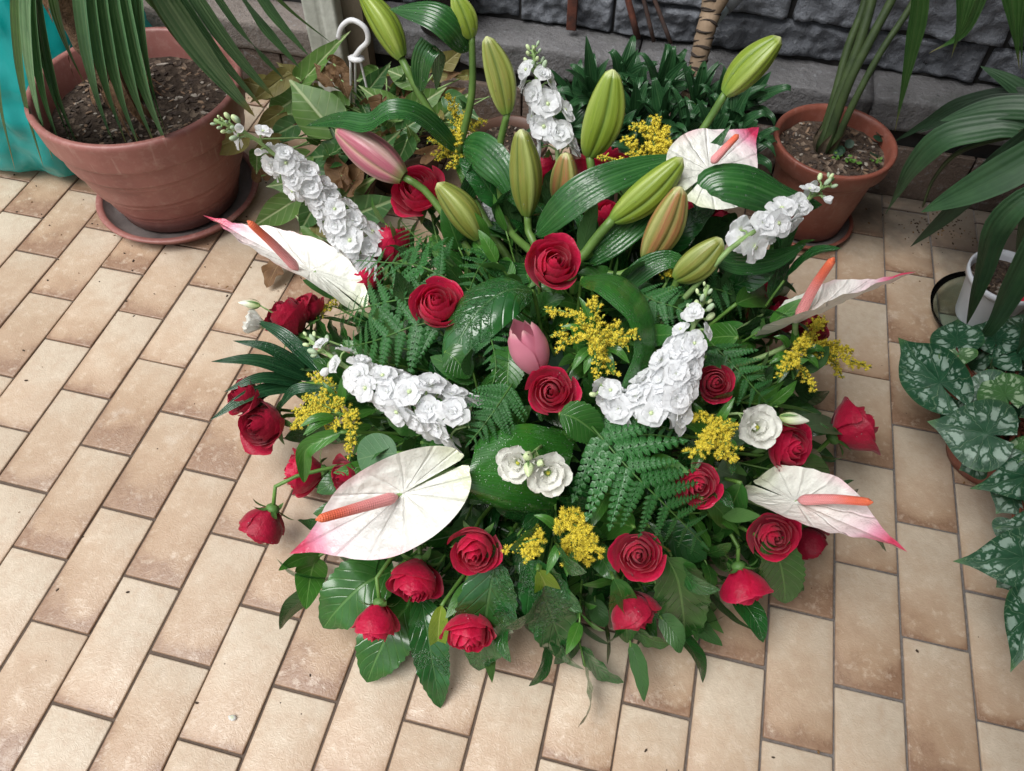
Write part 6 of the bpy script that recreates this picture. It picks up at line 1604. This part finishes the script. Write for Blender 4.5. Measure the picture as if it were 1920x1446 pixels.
for (px, py, y, n, L) in ((1110, 175, .78, 13, .115), (1165, 150, .82, 10, .10), (1238, 170, .80, 14, .12), (1190, 225, .72, 12, .10), (1245, 232, .70, 12, .10), (1305, 190, .78, 12, .11), (1345, 215, .74, 12, .11), (1370, 245, .68, 10, .11), (1080, 200, .80, 10, .11),
                          (1150, 262, .68, 11, .10), (1290, 250, .68, 11, .10), (1400, 190, .80, 9, .10), (1200, 185, .80, 11, .10), (1335, 262, .66, 10, .10), (1215, 275, .64, 10, .09), (1390, 285, .64, 9, .09), (1060, 240, .74, 9, .10)):
    rosette(dr, PY(px, py, y), Vector((rd.uniform(-.35, .35), rd.uniform(-.6, .0), 1)), n, L, .026, M_DRA)

# ---- ringed trunk behind it
M_RING = plain('ringed_bark', (0.30, 0.22, 0.15), (0.20, 0.14, 0.09), 30, .85, .5, 100)
M_RINGD = plain('dark_leaf_scar', (0.05, 0.038, 0.03), (0.03, 0.022, 0.018), 30, .9, .5)
ta, tb = PY(1292, 175, .86), PY(1345, -230, .99)
t = thing('small_tree', 'leaning plant with a brown trunk ringed by leaf scars behind the dark dracaena', 'tree', ta)
Q = spline([ta - Vector((0, 0, .12)), ta, PY(1306, 130, .875), PY(1322, 60, .90), PY(1335, 0, .93), tb], 120); T = tangents(Q)
mb = MB(); tube(mb, Q[::6], .0135, .021, 60, 14, rfn=lambda s: (.0125 + .012 * s) * (1 + .05 * math.sin(s * 150)))
link('trunk', mb.mesh('trunk', M_RING), t)
rd = random.Random(2)
for i in range(16, 118, 2):
    s = i / 119; r = (.0125 + .012 * s) * 1.03
    for side in (0, 1):
        b = MB(); A = T[i].orthogonal().normalized(); B = T[i].cross(A); a0 = (i * 1.9 + side * PI) % 6.28
        pts = []
        for k in range(9):
            a = a0 + (k / 8 - .5) * 2.6
            pts.append(Q[i] + (A * math.cos(a) + B * math.sin(a)) * r + T[i] * .006 * math.cos((k / 8 - .5) * 2.6) * (1 if side else -1))
        tube(b, pts, .0012, .0012, 14, 5, rfn=lambda q: .0004 + .0016 * math.sin(PI * q))
        link('leaf_scar', b.mesh('leaf_scar', M_RINGD), t)
mb = MB(); tube(mb, [Q[64], Q[72] + Vector((.022, -.004, .02)), Q[86] + Vector((.04, -.006, .06)), Q[86] + Vector((.05, 0, .16))], .015, .014, 20, 12); link('branch', mb.mesh('branch', M_RING), t)

# ---- cane palm in the right pot
M_CANE = plain('dark_green_cane', (0.055, 0.085, 0.03), (0.03, 0.05, 0.02), 25, .45, .2, 90)
M_PALMG = leaf_mat('hanging_palm_blade', (0.075, 0.20, 0.045), (0.05, 0.15, 0.035), (0.15, 0.28, 0.09), 0.04, 'parallel', 5, 0.4, 0.0, 0.3, 0.4, (0.08, 0.18, 0.05), tip=(0.45, 0.38, 0.18))
M_HUSK = plain('cane_husk', (0.12, 0.09, 0.055), (0.06, 0.045, 0.03), 40, .9, .7)
cb = PZ(1540, 285, .19)
t = thing('cane_palm', 'slender palm with four dark green canes in the small pot at right', 'palm', cb)
for (pts, r) in (([(1535, 292, .80), (1570, 190, .84), (1612, 80, .88), (1640, -20, .92), (1680, -200, .98)], .0095), ([(1545, 288, .79), (1590, 160, .82), (1640, 60, .85), (1685, -30, .88), (1740, -200, .92)], .0085), ([(1560, 285, .79), (1595, 205, .80), (1650, 100, .83), (1710, 8, .86), (1790, -150, .9)], .0065), ([(1530, 290, .81), (1560, 200, .85), (1590, 90, .90), (1625, -10, .94), (1650, -200, 1.0)], .008)):
    P_ = [PY(*q) for q in pts]; P_[0] = Vector((P_[0].x, P_[0].y, .185)); stem_part(t, P_, r * 1.15, r * .85, M_CANE, 'cane', 26)
for i in range(7):
    a = i * .9; p = cb + Vector((math.cos(a) * .012, math.sin(a) * .012, .0)); b = MB()
    ribbon(b, [p, p + Vector((math.cos(a) * .008, math.sin(a) * .008, .03)), p + Vector((math.cos(a) * .014 + .008, math.sin(a) * .012, .06))], .018, Vector((math.cos(a), math.sin(a), .2)), 'blade', .5, 8, 5); link('husk', b.mesh('husk', M_HUSK), t)
for (pts, w) in (([(1735, -170, .72), (1725, -40, .70), (1716, 40, .71), (1700, 130, .73), (1678, 246, .76)], .036), ([(1830, -200, .70), (1815, -60, .68), (1803, 30, .68), (1784, 108, .70)], .044), ([(1860, -200, .74), (1836, -40, .72), (1805, 60, .72), (1742, 100, .76)], .04),
                ([(1895, -220, .66), (1893, -60, .64), (1900, 40, .64), (1911, 130, .66)], .050), ([(1915, -220, .66), (1912, -60, .66), (1914, 60, .66), (1916, 140, .68)], .02)):
    P_ = [PY(*q) for q in pts]
    leaf_part(t, P_, w, VUP, M_PALMG, 'leaflet', pf=lambda s: min(1, .3 + 2 * s) * max(0.02, min(1, (1 - s) / .55)) ** 1.3, fold=.35, nu=26, nv=7)
# small weeds in that pot
M_WEED = plain('weed_green', (0.09, 0.20, 0.03), (0.06, 0.14, 0.02), 60, .6, .2)
M_CLOV = leaf_mat('dark_round_leaf', (0.018, 0.06, 0.03), (0.012, 0.04, 0.022), None, .02, 'pinnate', 4, .5, 0, .1, .2)
w = thing('weeds', 'small weeds and dark round leaves growing in the soil of the small pot at right', 'weeds', PZ(1600, 300, .20))
rd = random.Random(12)
for (px, py, n, s, m_) in ((1598, 308, 14, .008, M_WEED), (1640, 305, 10, .006, M_WEED), (1565, 300, 8, .006, M_WEED), (1586, 285, 3, .020, M_CLOV), (1643, 284, 2, .022, M_CLOV), (1668, 276, 1, .024, M_CLOV)):
    c = PZ(px, py, .198)
    for i in range(n):
        p = c + Vector((rd.uniform(-1, 1) * s * 1.6, rd.uniform(-1, 1) * s * 1.6, rd.uniform(.002, .012)))
        d = Vector((rd.uniform(-1, 1), rd.uniform(-1, 1), .25)).normalized()
        leaf_part(w, [p, p + d * s * .5, p + d * s], s * .9, Vector((0, 0, 1)), m_, 'leaf', pf='round', fold=.1, nu=8, nv=5)

# ---- broad bladed plant at the right edge in a white pot
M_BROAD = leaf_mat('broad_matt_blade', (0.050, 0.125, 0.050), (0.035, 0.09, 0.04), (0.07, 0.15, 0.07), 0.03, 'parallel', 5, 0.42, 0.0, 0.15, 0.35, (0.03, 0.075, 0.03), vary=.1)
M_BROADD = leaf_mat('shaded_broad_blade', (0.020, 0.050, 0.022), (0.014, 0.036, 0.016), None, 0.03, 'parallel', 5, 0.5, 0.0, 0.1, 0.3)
wc = (1.672, .602)
t = thing('broad_leaf_plant', 'plant with broad pointed matt green blades over the white pot at the right edge', 'plant', (1.80, .62, .1))
def blade(pts, w, mat=M_BROAD, up=VUP, **k):
    P_ = [PY(*q) for q in pts]; k.setdefault('pf', 'lance'); k.setdefault('fold', .25)
    leaf_part(t, P_, w, up, mat, 'leaf', nu=26, nv=7, **k)
blade([(2010, 235, .60), (1925, 300, .58), (1830, 352, .58), (1727, 398, .60)], .062)
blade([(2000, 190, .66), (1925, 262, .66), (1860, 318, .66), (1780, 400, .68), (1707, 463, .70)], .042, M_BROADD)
blade([(1990, 270, .68), (1900, 240, .70), (1840, 243, .71), (1765, 262, .72), (1711, 313, .73), (1684, 360, .74), (1660, 402, .75)], .050, pf=lambda s: prof(min(.98, s * 1.0), .9, 1.5))
blade([(2000, 220, .70), (1930, 205, .72), (1850, 207, .74), (1762, 227, .76)], .046)
blade([(2000, 215, .78), (1925, 178, .80), (1880, 148, .82), (1838, 124, .84)], .040)
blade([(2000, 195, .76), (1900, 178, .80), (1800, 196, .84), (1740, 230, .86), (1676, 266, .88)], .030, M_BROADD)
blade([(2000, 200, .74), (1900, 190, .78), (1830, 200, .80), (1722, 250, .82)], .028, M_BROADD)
blade([(1985, 350, .46), (1925, 370, .45), (1864, 430, .45), (1836, 520, .47), (1812, 610, .50)], .050, fold=.4)
blade([(2010, 380, .40), (1950, 440, .38), (1900, 530, .38), (1858, 610, .40), (1815, 662, .42)], .052, fold=.35)
blade([(2010, 505, .36), (1965, 560, .34), (1930, 615, .34), (1905, 665, .36)], .040, fold=.35)
blade([(2010, 330, .50), (1960, 350, .5), (1930, 400, .5), (1905, 470, .52)], .04, M_BROAD)
P_ = [PY(*q) for q in ((1990, 235, .68), (1890, 255, .70), (1800, 284, .72), (1752, 334, .74), (1730, 388, .75))]
stem_part(t, P_, .0075, .002, M_CANE, 'petiole', 24)
M_WPOT = plain('white_pot_plastic', (0.62, 0.65, 0.70), (0.56, 0.59, 0.64), 10, .4, .08)
pot('white plastic pot standing on a glass dish at the right edge', wc, [(0, .003), (.044, .003), (.046, .008), (.064, .10), (.066, .104), (.070, .105), (.071, .118), (.067, .119), (.064, .106), (.058, .08)], M_WPOT, .098, .062, M_SOIL2, 33, chips=110, z0=.008)
mb = MB(); tube(mb, [Vector((1.72, .60, .09)), Vector((1.75, .61, .2)), Vector((1.80, .62, .32))], .013, .011, 12, 8); link('stem', mb.mesh('stem', M_FIBRE), t)
tg = thing('plant_label', 'red plastic plant label stuck in the white pot', 'plant label', PZ(1905, 560, .11))
A, B = PZ(1900, 568, .108), PY(1930, 515, .585)
lb = bevel_box(.030, (B - A).length, .0015, .0006, 0, 1, plain('red_label_plastic', (.55, .01, .03), (.5, .01, .03), 5, .35, .05), 'tag'); link('tag', lb, tg, basis(A.lerp(B, .5), B - A, camdir(0, 0, 1, A)))
def glass_mat():
    m = NT('green_glass'); n = m.n('BsdfPrincipled', None, Base_Color=(.74, .88, .84, 1), Roughness=.03); n.inputs['Transmission Weight'].default_value = 1.0; n.inputs['IOR'].default_value = 1.45
    return m.done(n.outputs[0])
gd = thing('glass_dish', 'greenish glass dish on the tiles under the white pot', 'dish', (1.683, .592, 0))
mb = MB(); lathe(mb, [(0, .001), (.085, .001), (.104, .016), (.113, .034), (.111, .035), (.101, .019), (.083, .0045), (0, .0045)], 56)
link('body', mb.mesh('body', glass_mat()), gd, Matrix.Translation((1.683, .592, .0005)))

# ---- cyclamen in a terracotta pot at the right
def cyc_mat(name, g1, g2, silver, rim):
    m = NT(name); u, v = m.uv(); obj = m.n('TexCoord').outputs['Object']; r = m.rand()
    x = m.math('SUBTRACT', u, .5); y = m.math('SUBTRACT', v, .36)
    rad = m.math('SQRT', m.math('ADD', m.math('MULTIPLY', x, x), m.math('MULTIPLY', m.math('MULTIPLY', y, y), .7)))
    ang = m.math('ARCTAN2', x, m.math('ADD', y, .02))
    n = m.noise(55, 4, .65, obj); n2 = m.noise(130, 3, .7, obj)
    cells = m.math('ABSOLUTE', m.math('SINE', m.math('MULTIPLY', m.math('ADD', ang, m.math('MULTIPLY', m.math('SUBTRACT', m.noise(28, 3, .6, obj), .5), 1.1)), 4.5)))
    d = m.math('ADD', rad, m.math('MULTIPLY', m.math('SUBTRACT', n, .5), .30))
    vo = m.n('TexVoronoi', {'feature': 'DISTANCE_TO_EDGE'}, Vector=m.n('VectorMath', {'operation': 'ADD'}, i0=obj, i1=m.n('VectorMath', {'operation': 'SCALE'}, i0=m.n('TexNoise', None, Vector=obj, Scale=70.0, Detail=3.0).outputs['Color'], Scale=.016).outputs[0]).outputs[0], Scale=50.0).outputs['Distance']
    ring = m.math('MULTIPLY', m.ramp(d, [(.17, 0), (.23, 1), (.34, 1), (.40, 0)]), m.ramp(vo, [(.05, 0), (.11, 1)]))
    blot = m.math('MULTIPLY', ring, m.ramp(m.math('ADD', cells, m.math('MULTIPLY', m.math('SUBTRACT', n2, .5), .9)), [(.38, 0), (.55, 1)]))
    veins = m.math('MULTIPLY', m.ramp(cells, [(0, 1), (.10, 0)]), m.ramp(rad, [(.0, .9), (.45, .25)]))
    outv = m.math('MULTIPLY', m.ramp(m.math('ABSOLUTE', m.math('SINE', m.math('ADD', m.math('MULTIPLY', ang, 13.0), m.math('MULTIPLY', n, 5.0)))), [(0, 1), (.16, 0)]), m.ramp(rad, [(.28, 0), (.36, .8), (.5, .5)]))
    c = m.mix(m.ramp(n, [(.3, 0), (.7, 1)]), g1, g2)
    c = m.mix(m.math('MULTIPLY', blot, .95), c, silver)
    c = m.mix(m.math('MAXIMUM', veins, outv), c, (0.22, .33, .20))
    edge = m.ramp(rad, [(.45, 0), (.52, 1)])
    c = m.mix(m.math('MULTIPLY', edge, .5), c, rim)
    c = m.mix(m.geo().outputs['Backfacing'], c, (.10, .16, .05))
    nor = m.bump(m.math('ADD', m.math('MULTIPLY', veins, -1.0), n), .45, .003)
    return m.done(m.principled(c, .45, nor, .4), (.08, .2, .06), .12, nor)
M_CYC = cyc_mat('silver_marked_cyclamen_leaf', (.020, .088, .040), (.012, .056, .028), (.27, .38, .31), (.08, .17, .05))
M_CYCL = cyc_mat('young_cyclamen_leaf', (.06, .16, .045), (.04, .11, .035), (.30, .42, .26), (.20, .32, .06))
M_REDSTALK = plain('reddish_stalk', (.22, .07, .04), (.14, .045, .03), 40, .5, .1)
cc = (1.655, .265)
pot('terracotta pot of the silver-leaved cyclamen at right', cc, [(0, .003), (.066, .003), (.072, .02), (.084, .10), (.090, .102), (.092, .118), (.087, .12), (.082, .10), (.078, .08)], M_POT2, .095, .08, M_SOIL, 44, chips=90)
cy = thing('cyclamen', 'cyclamen with heart-shaped silver-marked leaves along the right edge', 'plant', (cc[0], cc[1], .1))
croot = Vector((cc[0], cc[1], .10))
def cyl(base, tip, w, z, n=(0, -.15, 1), mat=None, lobe=.5, cup=.10, z1=None):
    A = PZ(*base, z); B = PZ(*tip, z1 if z1 is not None else z - .012); B = A.lerp(B, 1.0); w *= 1.05
    L = (B - A).length; wv = w / PPM(A.lerp(B, .3))
    mat = mat or M_CYC
    link('leaf', heart_mb(L, lobe * L, wv * 1.03, cup, .12, .012, 11, 56, 1 if w > 60 else 0, .012, base[1] * .37, .03, 7).mesh('leaf', mat), cy, basis(A, B - A, camdir(*n, A)))
    r = croot + Vector((random.uniform(-.02, .02), random.uniform(-.02, .02), 0))
    mb = MB(); tube(mb, [A - Vector((0, 0, .003)), A.lerp(r, .45) + Vector((0, 0, -.01)), r], .0026, .0032, 8, 6); link('stalk', mb.mesh('stalk', M_REDSTALK), cy)
random.seed(3)
cyl((1762, 718), (1680, 630), 100, .17, (-.15, -.1, 1), cup=.2)
cyl((1794, 648), (1796, 588), 84, .19, (0, -.1, 1), lobe=.25)
cyl((1797, 664), (1800, 690), 62, .20, (0, .5, .8), M_CYCL, cup=.35, lobe=.4)
cyl((1868, 640), (1872, 585), 84, .16, (.1, -.2, 1), lobe=.4)
cyl((1915, 670), (1895, 618), 96, .18, (0, -.1, 1), lobe=.4)
cyl((1858, 700), (1870, 668), 50, .17, (.5, .2, .8), M_CYCL, lobe=.4)
cyl((1862, 742), (1786, 728), 92, .19, (0, -.2, 1), lobe=.35)
cyl((1886, 744), (1848, 688), 82, .215, (0, -.1, 1), M_CYCL, lobe=.4)
cyl((1742, 742), (1712, 752), 52, .14, (0, .6, .7), M_CYCL, cup=.3)
cyl((1855, 815), (1746, 795), 132, .215, (-.1, .2, 1), lobe=.42, cup=.14)
cyl((1912, 845), (1882, 828), 56, .20, (0, -.1, 1), M_CYCL)
cyl((1882, 858), (1886, 892), 66, .19, (.1, .2, 1), lobe=.5)
cyl((1945, 890), (1835, 915), 88, .185, (0, .1, 1), lobe=.3)
cyl((1950, 985), (1872, 990), 60, .18, (0, 0, 1), lobe=.3)
cyl((1940, 1045), (1804, 1054), 112, .20, (.05, .1, 1), lobe=.3, cup=.12)
cyl((1935, 1140), (1905, 1250), 90, .19, (.2, .2, 1), lobe=.3)
cyl((1930, 1095), (1902, 1120), 44, .16, (0, .3, 1), M_CYCL)
cyl((1960, 760), (1915, 780), 70, .20); cyl((1970, 930), (1990, 850), 90, .20); cyl((2010, 700), (2060, 640), 100, .19); cyl((2030, 1000), (2100, 960), 110, .19); cyl((2010, 830), (2080, 800), 110, .21)

for (b, tt, w, z) in (((1790, 770), (1760, 760), 70, .13), ((1820, 690), (1800, 660), 80, .13), ((1850, 770), (1880, 790), 70, .15), ((1905, 780), (1880, 770), 80, .15), ((1830, 870), (1800, 880), 60, .13), ((1890, 690), (1910, 650), 80, .13),
    ((1900, 930), (1870, 960), 80, .14), ((1905, 1000), (1880, 1030), 80, .14), ((1840, 650), (1835, 610), 70, .14), ((1915, 620), (1925, 580), 80, .14), ((1925, 870), (1905, 860), 70, .16), ((1900, 1080), (1870, 1100), 70, .14), ((1770, 690), (1760, 650), 70, .12), ((1925, 730), (1905, 700), 90, .14)):
    cyl(b, tt, w, z, (random.uniform(-.2, .2), random.uniform(-.3, .2), 1), random.choice([M_CYC, M_CYC, M_CYCL]), lobe=.45)
# ---- dropped petal on the tiles, tiny bits
dp = thing('petal_bit', 'tiny crumpled white petal lying on the tiles at lower left', 'petal', PZ(436, 1346, .003))
mb = MB(); ball(mb, PZ(436, 1346, .004), .0045, 6, 8, (1.3, .9, .7)); mb.v = [tuple(Vector(p) + Vector((noise.noise(Vector(p) * 400), noise.noise(Vector(p) * 400 + Vector((9, 0, 0))), 0)) * .0025) for p in mb.v]
link('bit', mb.mesh('bit', M_WHITE), dp)

# ---- unseen roof added overhead on the right to shade that side
M_ROOF = plain('porch_roof_boards', (.22, .18, .14), (.15, .12, .09), 5, .8, .3)
rf = thing('porch_roof', 'boarded porch roof overhead, over the right side and the wall', 'roof', (1.0, 1.0, 1.75))
mb = MB(); box_mb(mb, 1.05, 2.37, -1.6, .85, 1.76, 1.80); link('boards', mb.mesh('boards', M_ROOF, False), rf)
sw = thing('side_wall', 'plain dark rendered wall closing the right side beyond the cyclamen', 'wall', (2.25, 0, 0))  # unseen wall added to darken the right side
mb = MB(); box_mb(mb, 2.25, 2.37, -2.6, 1.05, 0, 2.7); link('render', mb.mesh('render', plain('dark_render', (.16, .15, .14), (.11, .10, .10), 4, .9, .4), False), sw)

# ---- crumbs of soil and leaf on the tiles by the wall
M_CRUMB = [plain('soil_crumb', (.06, .04, .025), (.03, .02, .015), 90, .95, .4), plain('leaf_crumb', (.20, .11, .04), (.12, .07, .03), 90, .9, .4)]
mb = MB(); rd = random.Random(8)
for i in range(420):
    if i < 150: x, y = rd.uniform(-.6, 2.0), .93 - abs(rd.gauss(0, .05))
    elif i < 240: x, y = rd.gauss(1.62, .05), rd.gauss(.86, .03)
    elif i < 330: x, y = rd.gauss(-.05, .25), rd.gauss(.42, .14)
    else: x, y = rd.uniform(-.5, 2.0), rd.uniform(-.6, .9)
    if y > .935: continue
    s_ = rd.uniform(.0007, .0022); q = MB(); ball(q, (0, 0, 0), 1, 3, 5, (s_ * rd.uniform(1, 2.2), s_, s_ * .6))
    mb.add(q, Matrix.Translation((x, y, .001)) @ Matrix.Rotation(rd.uniform(0, 6), 4, 'Z'), 0 if rd.random() < .65 else 1)
tag(link('soil_crumbs', mb.mesh('soil_crumbs', M_CRUMB, False)), kind='stuff')
